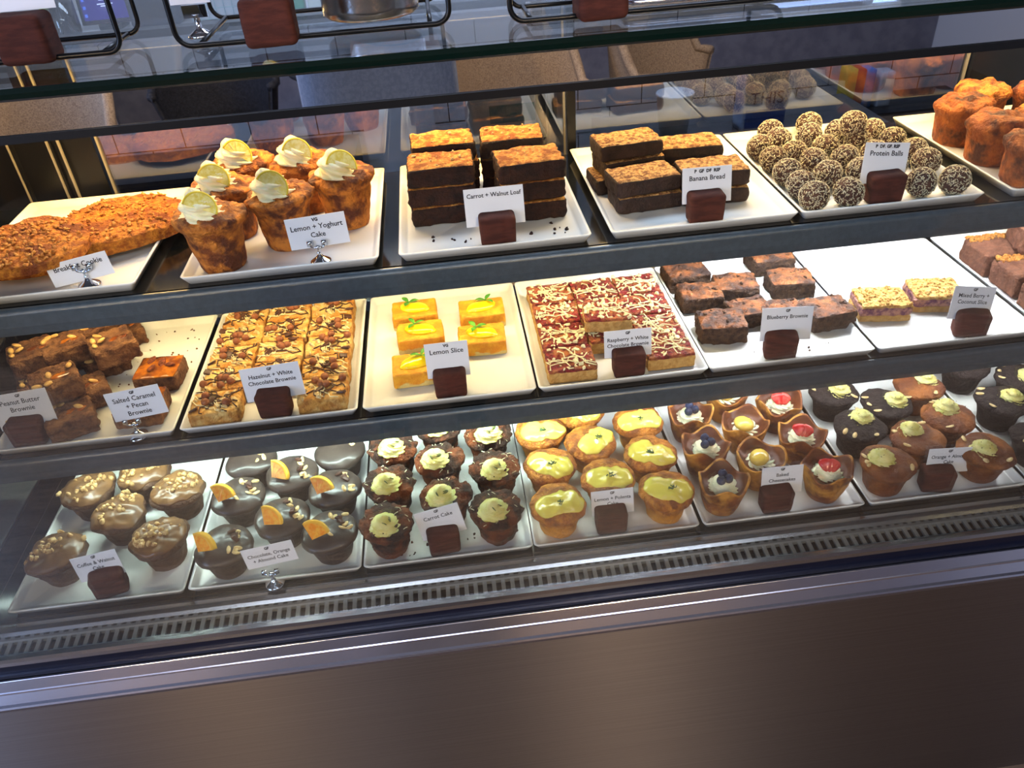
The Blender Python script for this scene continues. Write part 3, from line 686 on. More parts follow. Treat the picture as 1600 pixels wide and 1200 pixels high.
# ---- marbled muffins at the right end
def smuf(seed, mt):
    c = Cake(.036, .041, .052, .018, .003, .0065, 55, seed, .12); return [('cake', c.body(mt, fl=.006), Z3, Z3)]
SM = [smuf(3, K['swirlcake']), smuf(8, K['swirlcake']), smuf(12, K['lemcake'])]
for i, (px, py, lab) in enumerate([(1500, 176, 'left one in the front row, right end of the top shelf'), (1563, 201, 'second in the front row, dark swirl on its crown'), (1618, 218, 'cut off by the right edge of the picture, in the front row'),
                     (1538, 147, 'behind the left front one, its crown lit bright orange'), (1592, 165, 'bright orange crown, second in the back row'), (1580, 132, 'furthest back, above the orange crowns')]):
    p = onz(px, py, FT+.067); p.z = FT
    place(SM[0 if i in (0,) else 1 if i in (1, 2, 5) else 2], 'marble_muffin', p, 'marbled muffin, ' + lab, 'muffin', 'marbled muffins', rz=i*1.3)

# ---- middle shelf
def topf(w_, d_, h_, rng, m_=.42): return lambda: Vector((rng.uniform(-m_, m_)*w_, rng.uniform(-m_, m_)*d_, h_ + .0006))
def drizzle(w_, d_, h_, rng, n, r, mt):
    b = MB()
    for _ in range(n):
        a = rng.uniform(0, pi); c = Vector((rng.uniform(-.25, .25)*w_, rng.uniform(-.25, .25)*d_, 0)); P = []
        for k in range(9):
            t = (k-4)/4; q = c + Vector((cos(a)*t*w_*.5 + .004*sin(k*1.9+a), sin(a)*t*d_*.5 + .004*cos(k*2.3+a), 0))
            q.x = max(-w_*.48, min(w_*.48, q.x)); q.y = max(-d_*.48, min(d_*.48, q.y)); q.z = h_ + .001 + rng.uniform(0, .0008); P.append(q)
        b.tube(P, r, 5)
    return b.me(mt)
HZ = MB().blob((0, 0, .0045), .0060, .0060, .0055, random.Random(1), .04, 12, 8).me(K['hazel'])
PNUT = MB().blob((0, 0, .002), .0075, .0042, .0028, random.Random(2), .05, 10, 7).me(K['nut'])
CHK = rbox(.012, .008, .003, K['choc'], rad=.0006, cuts=3)
def hz_tpl(seed):
    rng = random.Random(seed); w_, d_, h_ = .070, .057, .025; tf = topf(w_, d_, h_, rng)
    tp = [('brownie_base', rbox(w_, d_, h_, K['blondie'], rad=.004, amp=.0022, freq=70, cuts=14, seed=seed), Z3, Z3)]
    tp.append(('dark_chocolate_drizzle', drizzle(w_, d_, h_, rng, 4 if seed % 3 else 7, .0010, K['choc']), Z3, Z3))
    tp.append(('white_chocolate_drizzle', drizzle(w_, d_, h_, rng, 3, .0008, K['wchoc']), Z3, Z3))
    tp.append(('nut_pieces', bits(16, rng, tf, K['almond'], (.002, .0065), .25), Z3, Z3))
    for k in range(3 + seed % 3):
        p = tf(); tp.append(('hazelnut', HZ, V_(p + Vector((0, 0, -.001))), Z3))
    for k in range(2): tp.append(('chocolate_chunk', CHK, V_(tf()), (rng.uniform(-.4, .4), rng.uniform(-.4, .4), rng.uniform(0, 3))))
    return tp
HT = [hz_tpl(k) for k in range(4)]
rng = random.Random(11); rn = ['front', 'second', 'third', 'fourth', 'back']
for r in range(5):
    for c in range(3):
        if (r, c) == (0, 1): continue
        x = .279+.0185+.035 + c*.0735 + rng.uniform(-.0015, .0015) - (.004 if r == 0 and c == 0 else 0); y = YM + .042 + r*.0595 + (0 if c else -.004)
        place(HT[(r*2+c) % 4], 'hazelnut_brownie', (x, y, FM), 'golden hazelnut and white chocolate brownie square, %s row, %s column of its tray' % (rn[r], ['left', 'middle', 'right'][c]), 'brownie', 'hazelnut brownie squares', rz=rng.uniform(-.05, .05) + (pi if (r+c) % 2 else 0))
# lemon slices
def ls_tpl(seed):
    w_, d_, h_ = .074, .056, .026; rng = random.Random(seed)
    tp = [('slice_base', rbox(w_, d_, h_, K['lslice'], rad=.0035, amp=.0010, freq=70, cuts=14, seed=seed), Z3, Z3)]
    b = MB(); sx = (-1, 1)[seed % 2]
    b.blob((0, 0, h_+.001), .025, .0165, .0075, rng, .03, 20, 10, Matrix.Rotation(.35*sx, 3, 'Z')).blob((-.018*sx, -.009, h_+.0005), .008, .007, .004, rng, .04, 14, 8)
    tp.append(('curd_dollop', b.me(K['curd']), Z3, Z3))
    for k in range(3):
        V = []; n = 8
        for q in range(n+1):
            t = q/n; wv = .0042*sin(pi*t)**.8; V += [(t*.018, -wv, .002*sin(pi*t)+.001), (t*.018, 0, .002*sin(pi*t)), (t*.018, wv, .002*sin(pi*t)+.001)]
        F = [(q*3+s_, q*3+s_+1, q*3+s_+4, q*3+s_+3) for q in range(n) for s_ in (0, 1)]
        tp.append(('mint_leaf', mesh(V, F, K['mint']), (.008*sx, .005, h_+.0078), (rng.uniform(-.2, .2), -.15, k*2.2+seed)))
    return tp
LT = [ls_tpl(k) for k in range(3)]
for i, (px, py, nm) in enumerate([(647, 481, 'back left'), (752, 479, 'back right'), (656, 515, 'middle left'), (752, 520, 'front right'), (651, 566, 'front left')]):
    p = onz(px, py, FM+.026); p.z = FM
    place(LT[i % 3], 'lemon_slice', p, 'yellow lemon slice with curd and mint, %s of its tray' % nm, 'lemon slice', 'lemon slices', rz=[.02, 0, .04, -.04, .03][i])
# raspberry + white chocolate
def ra_tpl(seed):
    rng = random.Random(seed+30); w_, d_, h_ = .072, .062, .020; tf = topf(w_, d_, h_+.004, rng, .47)
    return [('shortbread_base', rbox(w_, d_, h_, K['rbase'], rad=.003, amp=.0012, freq=80, cuts=12, seed=seed), Z3, Z3),
            ('raspberry_layer', rbox(w_*.985, d_*.985, .0055, K['rasp'], rad=.002, amp=.0022, freq=110, cuts=14, seed=seed+4), (0, 0, h_-.001), Z3),
            ('white_chocolate_drizzle', drizzle(w_, d_, h_+.005, rng, 6, .0009, K['wchoc']), Z3, Z3),
            ('white_chocolate_flakes', bits(46 if seed % 2 else 26, rng, tf, K['wchoc'], (.002, .0060), .2), Z3, Z3),
            ('raspberry_pieces', bits(26, rng, tf, K['rasp'], (.0015, .0035), .5), Z3, Z3)]
RT = [ra_tpl(k) for k in range(4)]
for r in range(4):
    for c in range(3):
        if (r, c) == (0, 1): continue
        x = .791+.0175+.036+c*.0735; y = YM+.048+r*.066 + (.006 if c == 2 and r == 0 else 0)
        place(RT[(r+c) % 4], 'raspberry_brownie', (x, y, FM), 'raspberry and white chocolate square, %s row, %s column of its tray' % (['front', 'second', 'third', 'back'][r], ['left', 'middle', 'right'][c]), 'slice', 'raspberry and white chocolate squares', rz=rng.uniform(-.04, .04)+(pi if (r+c) % 2 else 0))
p = onz(948, 482, FM+.052); p.z = FM+.0275
place(RT[1], 'raspberry_brownie', p, 'raspberry and white chocolate square lying on top of the others', 'slice', 'raspberry and white chocolate squares', rz=-.12)
# blueberry brownies
def bb_tpl(seed):
    w_, d_, h_ = .072, .058, .030; rng = random.Random(seed+3)
    return [('brownie', rbox(w_, d_, h_, [K['bbrown'], K['bbtop']], rad=.0035, amp=.0034, freq=85, cuts=20, seed=seed, topslot=1, sag=.003), Z3, Z3),
            ('top_crumbs', bits(14, rng, topf(w_, d_, h_+.0005, rng), K['bbrown'], (.0015, .004), .5), Z3, Z3)]
BB = [bb_tpl(k) for k in range(4)]
for i, (px, py, z_, rz, nm) in enumerate([(1204, 392, .004, .02, 'at the very back under the shelf lip'), (1072, 420, .0, .04, 'back left, half hidden by the shelf lip'), (1150, 438, 0, -.12, 'in the middle of the back row, cracked top'), (1235, 430, 0, -.1, 'right of the back row with a blueberry in its top'),
        (1094, 452, 0, -.04, 'second from the front at the left side'), (1172, 474, 0, .1, 'centre of the tray with crumbs on top'), (1128, 497, 0, -.12, 'front left corner piece'), (1222, 478, 0, .05, 'behind the Blueberry Brownie card'), (1293, 477, 0, .12, 'front right piece beside the card')]):
    h_ = .030; p = onz(px, py, FM+h_+z_); p.z = FM
    place(BB[i % 4], 'blueberry_brownie', p, 'dark blueberry brownie, ' + nm, 'brownie', 'blueberry brownies', rz=rz, sc=[1, 1, .97, .97, .95, .9, 1, .9, 1][i])
# mixed berry coconut slices
def mb_tpl(seed):
    w_, d_, h_ = .078, .062, .026; rng = random.Random(seed+13)
    return [('shortbread_base', rbox(w_, d_, .011, K['rbase'], rad=.003, amp=.0012, cuts=10, seed=seed), Z3, Z3),
            ('berry_layer', rbox(w_*.99, d_*.99, .014, K['mberry'], rad=.003, amp=.0022, freq=90, cuts=14, seed=seed+5), (0, 0, .0105), Z3),
            ('coconut_crumble', rbox(w_*.97, d_*.97, .006, K['mtop'], rad=.0025, amp=.0028, freq=110, cuts=18, seed=seed+8), (0, 0, .0235), Z3),
            ('crumble_pieces', bits(90, rng, topf(w_, d_, .0295, rng, .46), K['mtop'], (.0015, .0042), .5), Z3, Z3)]
for i, (px, py, rz, nm) in enumerate([(1378, 462, -.16, 'left one, fully in view, on the brightly lit tray'), (1462, 448, -.2, 'right one, partly behind the Mixed Berry + Coconut Slice card')]):
    p = onz(px, py, FM+.030); p.z = FM; place(mb_tpl(i), 'mixed_berry_slice', p, 'mixed berry and coconut slice, ' + nm, 'slice', 'mixed berry coconut slices', rz=rz)
# chocolate slabs at the right end
def sl_tpl(seed):
    w_, d_, h_ = .098, .070, .040; rng = random.Random(seed+23)
    return [('slab', rbox(w_, d_, h_, K['slab'], rad=.005, amp=.0030, freq=55, cuts=18, seed=seed, sag=.003), Z3, Z3),
            ('toasted_coconut', bits(150, rng, lambda: Vector((rng.uniform(-.47, .47)*w_, d_*(.36 + rng.uniform(-.14, .12)), h_+.002)), K['ococo'], (.0015, .0045), .5), Z3, Z3)]
ST = [sl_tpl(k) for k in range(3)]
for i, (x, y, z_, rz, nm) in enumerate([(1.618, .172, 0, .03, 'front left piece, cut by the right picture edge'), (1.620, .250, 0, -.02, 'second piece from the front, a crack along its side'), (1.616, .328, 0, .02, 'back left piece under the shelf lip'), (1.722, .210, 0, -.05, 'front piece of the right column, out of view'), (1.722, .292, 0, .0, 'back piece of the right column'), (1.668, .300, .041, -.25, 'top piece lying across the others')]):
    place(ST[i % 3], 'chocolate_slab', (x, y, FM+z_), 'chocolate slab, ' + nm, 'slice', 'chocolate coconut slabs', rz=rz)
# peanut butter brownies
def pb_tpl(seed):
    w_, d_, h_ = .066, .066, .032; rng = random.Random(seed+43); tf = topf(w_, d_, h_, rng, .4)
    tp = [('brownie', rbox(w_, d_, h_, K['peanutb'], rad=.004, amp=.0036, freq=90, cuts=20, seed=seed), Z3, Z3)]
    for k in range(4): tp.append(('peanut', PNUT, V_(tf()), Rr_(rng, .4)))
    tp.append(('peanut_butter_swirl', MB().blob((.010, -.006, h_), .016, .009, .0016, rng, .1, 14, 6).me(K['caramel']), Z3, Z3))
    return tp
PT = [pb_tpl(k) for k in range(3)]
for i, (px, py, l, rz, nm) in enumerate([(95, 655, 0, .45, 'bottom front one beside the Peanut Butter Brownie card'), (40, 640, 0, .5, 'bottom layer behind the wooden block'), (60, 588, 0, .5, 'bottom layer, left, in shadow'), (128, 600, 0, .5, 'bottom layer in the middle of the heap'), (158, 548, 0, .55, 'bottom layer at the right side of the heap'),
        (185, 508, 0, .55, 'bottom layer at the back right'), (110, 540, 0, .5, 'bottom layer at the back'),
        (82, 588, 1, .52, 'upper layer, front, with peanuts on top'), (45, 545, 1, .5, 'upper layer, left, in shadow'), (96, 533, 1, .50, 'upper layer, middle, with peanut butter smear'), (150, 500, 1, .6, 'upper layer at the back right'), (172, 530, 1, .55, 'upper layer on the right, leaning')]):
    h_ = .033; p = onz(px, py, FM+h_*(l+1)); p.z = FM+(h_+.003)*l; p.y = max(p.y, YM+.050) + (.004 if i == 1 else 0)
    place(PT[i % 3], 'peanut_butter_brownie', p, 'peanut butter brownie, ' + nm, 'brownie', 'peanut butter brownies', rz=rz, sc=.96)
def pc_tpl(seed):
    w_, d_, h_ = .066, .060, .026; rng = random.Random(seed+53); tf = topf(w_, d_, h_+.001, rng, .38)
    tp = [('brownie', rbox(w_, d_, h_, K['peanutb'], rad=.004, amp=.0020, freq=70, cuts=16, seed=seed), Z3, Z3),
          ('caramel_topping', rbox(w_*.96, d_*.96, .003, K['caramel'], rad=.0012, amp=.0012, freq=60, cuts=12, seed=seed), (0, 0, h_-.0008), Z3)]
    PE = MB().blob((0, 0, .0015), .0105, .0055, .0026, rng, .12, 12, 7).me(K['pecan'])
    for k in range(4): p = tf(); tp.append(('pecan_half', PE, V_(p), Rr_(rng, .2)))
    return tp
for i, (px, py, rz, nm) in enumerate([(247, 573, -.05, 'the back one, glossy caramel top in full view'), (218, 625, .0, 'the front one, behind the Salted Caramel + Pecan Brownie card')]):
    p = onz(px, py, FM+.028); p.z = FM; p.x = min(p.x, .236)
    place(pc_tpl(i), 'pecan_brownie', p, 'salted caramel and pecan brownie, ' + nm, 'brownie', 'pecan brownies', rz=rz)

# ---- bottom shelf
def coffee(seed):
    c = Cake(.029, .0405, .043, .017, .0065, .0042, 60, seed, .6, .04); rng = random.Random(seed)
    tp = [('cake', c.body(K['coffee']), Z3, Z3), ('coffee_glaze', c.cap(K['cglaze'], .82, .0014, wob=.22), Z3, Z3)]
    a0 = rng.uniform(0, 6)
    def pf():
        q = rng.gauss(0, .28); w2 = rng.gauss(0, .16); x = q*cos(a0) - w2*sin(a0); y = q*sin(a0) + w2*cos(a0) - .1; u = min(.95, sqrt(x*x+y*y)); return c.P(u, math.atan2(y, x)) + Vector((0, 0, .0028))
    tp.append(('walnut_topping', bits(30, rng, pf, K['walnut'], (.0026, .0066), .6), Z3, Z3)); return tp
CT = [coffee(k+1) for k in range(3)]
for i, (px, py, nm) in enumerate([(228, 733, 'at the very back, mostly hidden by the shelf lip'), (137, 752, 'back left, chopped nuts on its left side'), (283, 745, 'back right, brightly lit glaze'), (180, 790, 'in the middle of the tray'), (80, 852, 'front left beside the Coffee & Walnut Cake card'), (243, 828, 'front right beside the wooden block')]):
    p = onz(px, py, FB+.064); p.z = FB
    place(CT[i % 3], 'coffee_walnut_cake', p, 'coffee and walnut cake, ' + nm, 'cake', 'coffee and walnut cakes', rz=i*1.1)
def orange_tpl(seed, top=True):
    c = Cake(.0285, .040, .042, .015, .0065, .0018, 45, seed, .5, .03); rng = random.Random(seed+7)
    tp = [('cake', c.body(K['choco']), Z3, Z3), ('ganache', c.cap(K['ganache'], 1.0, .0015, wob=.07), Z3, Z3)]
    if top:
        fb, pb = sector(.0285, R(98), .012, .0032)
        p = c.P(.30, 3.9); tp.append(('orange_wedge', fb.me(K['oflesh'], False), (p.x-.007, p.y-.008, p.z+.004), (R(-30 + rng.uniform(-6, 6)), R(rng.uniform(-30, 6)), R(rng.uniform(-15, 15))), [('peel', pb.me(K['opeel']), Z3, Z3)]))
    for k in range(7 if top else 3):
        x = rng.uniform(.05, .55); y = rng.uniform(-.35, .35); u = sqrt(x*x+y*y); q = c.P(min(u, .9), math.atan2(y, x)) + Vector((0, 0, .0032))
        tp.append(('almond_flake', ALM, V_(q), Rr_(rng, .5)))
    if top:
        for k in range(3):
            q = c.P(.3, rng.uniform(-.6, 1.2)) + Vector((0, 0, .003)); tp.append(('chocolate_shard', CHK, V_(q), Rr_(rng, .5)))
    return tp
OT = [orange_tpl(k+1) for k in range(3)] + [orange_tpl(9, False)]
for i, (px, py, v, nm) in enumerate([(395, 713, 3, 'back left with only almond flakes on top'), (545, 705, 3, 'back right, plain smooth top'), (455, 727, 0, 'behind the middle ones, wedge pointing left'), (523, 747, 1, 'right side, large bright wedge'), (370, 765, 2, 'left side, wedge above chocolate shards'), (437, 800, 0, 'in the middle behind the Chocolate, Orange + Almond Cake card'), (344, 852, 1, 'front left corner'), (512, 822, 2, 'front right corner, amber wedge')]):
    p = onz(px, py, FB+.058); p.z = FB
    place(OT[v], 'chocolate_orange_cake', p, 'chocolate orange cake, ' + nm, 'cake', 'chocolate orange cakes', rz=[0, 1, -.1, .1, 0, .15, -.15, .1][i])
def carrot_tpl(seed):
    c = Cake(.0285, .038, .050, .013, .006, .0075, 85, seed, .45); rng = random.Random(seed+17)
    tp = [('cake', c.body(K['carrotc'], 52), Z3, Z3)]; p = c.P(.2, -1.8)
    tp.append(('piped_cream', rosette(.0215, .022, K['ycream'], seed, 9, 2.4, 5), (p.x, p.y, p.z-.003), Z3))
    for k in range(2): a = -1.6 + k*1.2 + rng.uniform(-.3, .3); tp.append(('pumpkin_seed', SEED, (p.x + .011*cos(a), p.y+.011*sin(a), p.z+.0125), (1.0, 0, rng.uniform(0, 3))))
    def pf():
        u = sqrt(rng.random())*.85; return c.P(u, rng.uniform(0, 6.28)) + Vector((0, 0, .001))
    tp.append(('coconut_shreds', bits(16, rng, pf, K['coco'], (.003, .0055), .5, 'sliver'), Z3, Z3)); return tp
KT = [carrot_tpl(k+1) for k in range(3)]
for i, (px, py, nm) in enumerate([(757, 668, 'back row, right'), (684, 672, 'furthest back, cream hidden by the shelf lip'), (612, 695, 'third row from the front, left'), (686, 702, 'third row from the front, middle, pale tall cream'), (772, 718, 'second row, right'), (606, 743, 'second row, left'), (695, 750, 'second row, middle, behind the Carrot Cake card'), (600, 803, 'front row, left, beside the Carrot Cake card'), (770, 783, 'front row, right')]):
    p = onz(px, py, FB+.072); p.z = FB; p.y += .004
    place(KT[i % 3], 'carrot_cake', p, 'dark carrot cake, ' + nm, 'cake', 'carrot cakes', rz=[.3, 0, .2, -.2, .1, 0, -.2, .1, -.1][i])
def pol_tpl(seed):
    c = Cake(.029, .0405, .045, .018, .0065, .0038, 60, seed, .7, .03); rng = random.Random(seed+27)
    tp = [('cake', c.body(K['polenta']), Z3, Z3), ('lemon_icing', c.cap(K['lglaze'], .50, .0022, a0=-.75+seed*.2, el=.34, wob=.2, cx=.02, cy=-.20), Z3, Z3)]
    b = MB(); q = c.P(.2, -1.5) + Vector((0, 0, .0035))
    for k in range(8): a = rng.uniform(0, 6.3); s_ = rng.uniform(.006, .010); b.tube([q + Vector((rng.uniform(-.004, .004), rng.uniform(-.004, .004), 0)), q + Vector((s_*cos(a), s_*sin(a)*.8, rng.uniform(0, .002)))], .0007, 4)
    tp.append(('rosemary_sprig', b.me(K['dill']), Z3, Z3)); return tp
LPT = [pol_tpl(k+1) for k in range(4)]
for i, (px, py, nm) in enumerate([(905, 648, 'at the very back, mostly hidden by the shelf lip'), (835, 672, 'back left, brightest icing'), (918, 680, 'back middle'), (1000, 655, 'back right'), (862, 720, 'second row, left'), (1018, 705, 'second row, right'), (948, 733, 'second row, middle, behind the Lemon + Polenta Cake card'), (873, 785, 'front left beside the card'), (1043, 758, 'front right beside the card')]):
    p = onz(px, py, FB+.061); p.z = FB; p.y += .003
    place(LPT[i % 4], 'lemon_polenta_cake', p, 'lemon polenta cake, ' + nm, 'cake', 'lemon polenta cakes', rz=[0, .3, .9, 0, .1, -.2, 0, .1, .25][i])
# cheesecakes: a wavy crust cup with baked filling
def cup(seed):
    n = 60; prof = [(0, .0)] ; V = []; F = []; P = []
    rb, rt, h = .027, .0425, .056
    pr = [(rb*.9, 0), (rb, .002)] + [(rb + (rt-rb)*(t**.85), .002 + (h-.002)*t) for t in [k/9 for k in range(1, 10)]] + [(rt-.001, h+.002), (rt-.004, h), (rt-.0075, h-.006), (rt-.011, h-.010), (rt-.020, h-.0115), (.008, h-.011)]
    for k, (r, z) in enumerate(pr):
        for j in range(n):
            th = 2*pi*j/n; t = max(0, (z/h)-.3)/.7 if k < 13 else .4
            wv = sin(5*th+seed)*.55 + sin(3*th+2*seed)*.45
            rr = r * (1 + .055*wv*t*(1 if r > .02 else 0)); zz = z + .0065*sin(4*th+seed*2)*t*t
            p = Vector((rr*cos(th), rr*sin(th), zz)); p += Vector((cos(th), sin(th), 0))*.0016*nz(p.x+seed, p.y, p.z, 60, 3)*min(1, k); p.z = max(0, p.z); V.append(p)
    for k in range(len(pr)-1): F += [(k*n+j, k*n+(j+1) % n, (k+1)*n+(j+1) % n, (k+1)*n+j) for j in range(n)]
    F.append(tuple(range(n))[::-1]); F.append(tuple((len(pr)-1)*n+j for j in range(n)))
    mi = [0]*(12*n) + [1]*((len(pr)-1-12)*n) + [0, 1]
    return mesh(V, F, [K['pastry'], K['filling']], True, mi), h-.011
def cc_tpl(seed, kind):
    me, zf = cup(seed); rng = random.Random(seed+37); tp = [('crust', me, Z3, Z3)]
    if kind == 'custard':
        b = MB().blob((0, -.002, zf+.006), .020, .0165, .010, rng, .03, 20, 10); tp.append(('custard_dollop', b.me(K['custard']), Z3, (0, 0, seed)))
        tp.append(('piped_cream', rosette(.0205, .007, K['cream'], seed, 9, 1, 2), (0, -.002, zf-.001), Z3)); return tp
    tp.append(('piped_cream', rosette(.0215, .016, K['cream'], seed, 9, 2.1, 5), (0, -.002, zf-.001), Z3))
    if kind == 'blueberry':
        for k, (x, y, z) in enumerate([(-.006, -.008, .016), (.007, -.005, .0165), (-.001, .005, .019)]):
            b = MB().blob((0, 0, 0), .0078, .0078, .0072, None, 0, 16, 10).tube([(.0026*cos(a), .0026*sin(a), .0070) for a in [q*pi/4 for q in range(8)]], .0006, 5, closed=True)
            tp.append(('blueberry', b.me(K['blueb']), (x, y, zf+z), (rng.uniform(-.8, .4), rng.uniform(-.5, .5), 0)))
    else:
        for k in range(3):
            V = []; F = []; n = 10
            b = MB()
            prf = [(.0005, -.011), (.005, -.008), (.0088, -.002), (.0118, .004), (.009, .009), (.002, .0105)]
            b.rings(prf, 14, fn=lambda r, z, th, kk: Vector((r*cos(th), .32*r*sin(th), z)))
            tp.append(('strawberry_slice', b.me(K['straw']), (-.008+.007*k, -.003-.002*k, zf+.0185 - .001*k), (R(-50), R(20*k-10), R(-20))))
    return tp
CK = {('b', k): cc_tpl(k+1, 'blueberry') for k in range(2)}; CK.update({('c', k): cc_tpl(k+4, 'custard') for k in range(2)}); CK.update({('s', k): cc_tpl(k+7, 'strawberry') for k in range(2)})
for i, (px, py, kd, v, nm) in enumerate([(1077, 650, 'b', 0, 'topped with blueberries, back left'), (1142, 632, 'c', 0, 'topped with lemon custard, at the very back under the shelf lip'), (1222, 634, 's', 0, 'topped with strawberries, back right'), (1160, 670, 'c', 1, 'topped with lemon custard, middle of the back'), (1105, 700, 'b', 1, 'topped with blueberries, second from the front on the left'), (1260, 684, 's', 1, 'topped with strawberry slices, second from the front on the right'), (1183, 722, 'c', 0, 'topped with lemon custard, behind the Baked Cheesecakes card'), (1131, 760, 'b', 0, 'topped with blueberries, front left'), (1300, 740, 's', 0, 'topped with strawberries, front right')]):
    p = onz(px, py, FB+.056); p.z = FB; p.y += .003
    place(CK[kd, v], 'baked_cheesecake', p, 'baked cheesecake ' + nm, 'cheesecake', 'baked cheesecakes', rz=[0, .5, .2, 0, .1, 0, .1, -.1, .1][i])
def oa_tpl(seed, mt, plain=False):
    c = Cake(.029, .0405, .046, .012, .0055, .0032, 55, seed, .6, .04); rng = random.Random(seed+57)
    tp = [('cake', c.body(mt), Z3, Z3)]
    if plain: return tp
    p = c.P(.15, -1.2); tp.append(('piped_cream', rosette(.0190, .019, K['ycream'], seed, 9, 2.8, 6), (p.x, p.y, p.z-.003), Z3))
    for k in range(4): a = rng.uniform(0, 6.3); u = .62; q = c.P(u, a) + Vector((0, 0, .002)); tp.append(('almond_flake', ALM, V_(q), Rr_(rng, .3)))
    tp.append(('chocolate_crumbs', bits(16, rng, lambda: Vector((p.x+rng.gauss(0, .007), p.y+rng.gauss(0, .007), p.z+.0115)), K['choc'], (.0006, .0012), .5), Z3, Z3)); return tp
AT = [oa_tpl(1, K['orcake']), oa_tpl(2, K['orcake']), oa_tpl(3, K['darkcake']), oa_tpl(4, K['darkcake']), oa_tpl(5, K['darkcake'], True)]
for i, (px, py, v, nm, nb) in enumerate([(1297, 605, 2, 'orange and almond cake, dark, at the very back left', 0), (1383, 617, 3, 'dark brown orange and almond cake, back row', 0), (1436, 600, 0, 'orange and almond cake, furthest back, plum coloured crown', 0), (1334, 653, 2, 'dark almond topped cake at the left side of its tray', 0), (1482, 634, 1, 'orange and almond cake, second row on the right', 0), (1432, 670, 0, 'orange and almond cake in the middle of its tray', 0), (1394, 713, 1, 'orange and almond cake, front left', 0), (1553, 690, 0, 'orange and almond cake, front right beside the name card', 0),
        (1497, 575, 4, 'plain black chocolate cake without cream, at the back under the shelf lip', 1), (1590, 585, 3, 'black chocolate cake with yellow cream, back row at the right edge', 1), (1562, 620, 2, 'black chocolate cake with striped cream swirl', 1), (1612, 672, 3, 'black chocolate cake cut off by the right picture edge, front row', 1), (1625, 625, 2, 'black chocolate cake almost out of view at the right edge', 1)]):
    p = onz(px, py, FB+.066 if v != 4 else FB+.05); p.z = FB; p.y += .003
    place(AT[v], 'orange_almond_cake' if not nb else 'black_chocolate_cake', p, nm, 'cake', 'orange and almond cakes' if not nb else 'black chocolate cakes', rz=i*.7)

# the round cakes stand side by side: nudge neighbours apart on their trays until none intersect
def settle(kinds, rad, trays, y0, y1, sc, base=.040, its=120):
    L_ = [o for o in COL.objects if o.type == 'EMPTY' and o.name.split('.')[0] in kinds]
    T_ = []
    for o in L_:
        o.scale = sc; T_.append(min(trays, key=lambda t: abs(t+.125-o.location.x)))
    for it in range(its):
        for i, a in enumerate(L_):
            for b in L_[:i]:
                d = a.location - b.location; d.z = 0; q = d.length
                if 1e-5 < q < rad*2: e = d.normalized()*(rad*2-q)*.5; a.location += e; b.location -= e
        for a in L_:
            for fx, fy, fz in FIX:
                d = Vector((a.location.x-fx, a.location.y-fy, 0)); q = d.length
                if abs(fz - a.location.z) < .02 and q < rad+.008 and a.location.y > fy-.01: a.location += d.normalized()*(rad+.008-q)*.6
        for o, t in zip(L_, T_):
            o.location.x = min(max(o.location.x, t+base), t+.25-base); o.location.y = min(max(o.location.y, y0), y1)
settle(['coffee_walnut_cake', 'chocolate_orange_cake', 'carrot_cake', 'lemon_polenta_cake', 'baked_cheesecake', 'orange_almond_cake', 'black_chocolate_cake'], .0424, [.002, .256, .509, .760, 1.015, 1.271, 1.526], .043, .285, (.895, .895, 1))
settle(['lemon_yoghurt_cake'], .0462, [.347], YT+.046, YT+.283, (.92, .92, 1), .046)
settle(['marble_muffin'], .0430, [1.439], YT+.046, YT+.275, (.93, .93, 1), .050)

def crumbs(x0, x1, y0, y1, z, n, seed, mt, label, sz=(.0008, .0022)):
    rng = random.Random(seed)
    o = ob('crumbs', bits(n, rng, lambda: Vector((rng.uniform(x0, x1), rng.uniform(y0, y1), z)), mt, sz, .5)); tag(o, label, 'crumbs', None, 'stuff')
crumbs(.150, .255, YM+.10, YM+.30, FM+.0004, 40, 1, K['peanutb'], 'dark brownie crumbs scattered on the bare part of the tray behind the pecan brownies')
crumbs(1.06, 1.27, YM+.03, YM+.05, FM+.0004, 14, 2, K['bbrown'], 'brownie crumbs before the blueberry brownies')
crumbs(.64, .86, YT+.03, YT+.07, FT+.0004, 16, 3, K['crust'], 'dark crumbs before the carrot and walnut loaf', (.0012, .0035))
crumbs(.53, .75, YB+.02, YB+.05, FB+.0004, 16, 4, K['carrotc'], 'dark crumbs at the front of the carrot cake tray', (.0012, .0030))

# ------------------------------------------------------------------ on top of the case
GT = .7066
for i, (px, py, rz, nm) in enumerate([(44, 104, .0, 'standing at the left end'), (425, 76, .03, 'standing in the middle'), (944, 34, .05, 'standing on the right')]):
    p = onz(px, py, GT); p.y += .019; p.z = GT
    o = ob('card_block', rbox(.049, .036, .043, K['wood'], rad=.006, amp=.0005, freq=90, cuts=12, seed=i+20), None, p, (0, 0, rz))
    tag(o, 'large red-brown block %s on the glass top' % nm, 'card holder', 'wooden blocks on the glass top')
p0 = onz(30, 104, GT)
cbig = ob('name_card', MB().box(-.045, .045, -.0003, .0003, 0, .075).me(K['card'], False), None, (p0.x-.004, p0.y+.030, GT+.0432), (R(-10), 0, 0)); tag(cbig, 'blank greyish back of a card standing above the left wooden block', 'name card')
def loop(x0, x1, z0, z1, y, r, n=6, lean=0):
    P = []
    for cx, cz, a0 in [(x0+r, z0+r, 180), (x1-r, z0+r, 270), (x1-r, z1-r, 0), (x0+r, z1-r, 90)]:
        for k in range(n+1): a = R(a0 + 90*k/n); z = cz + r*sin(a); P.append((cx + r*cos(a), y + lean*(z-z0), z))
    return P
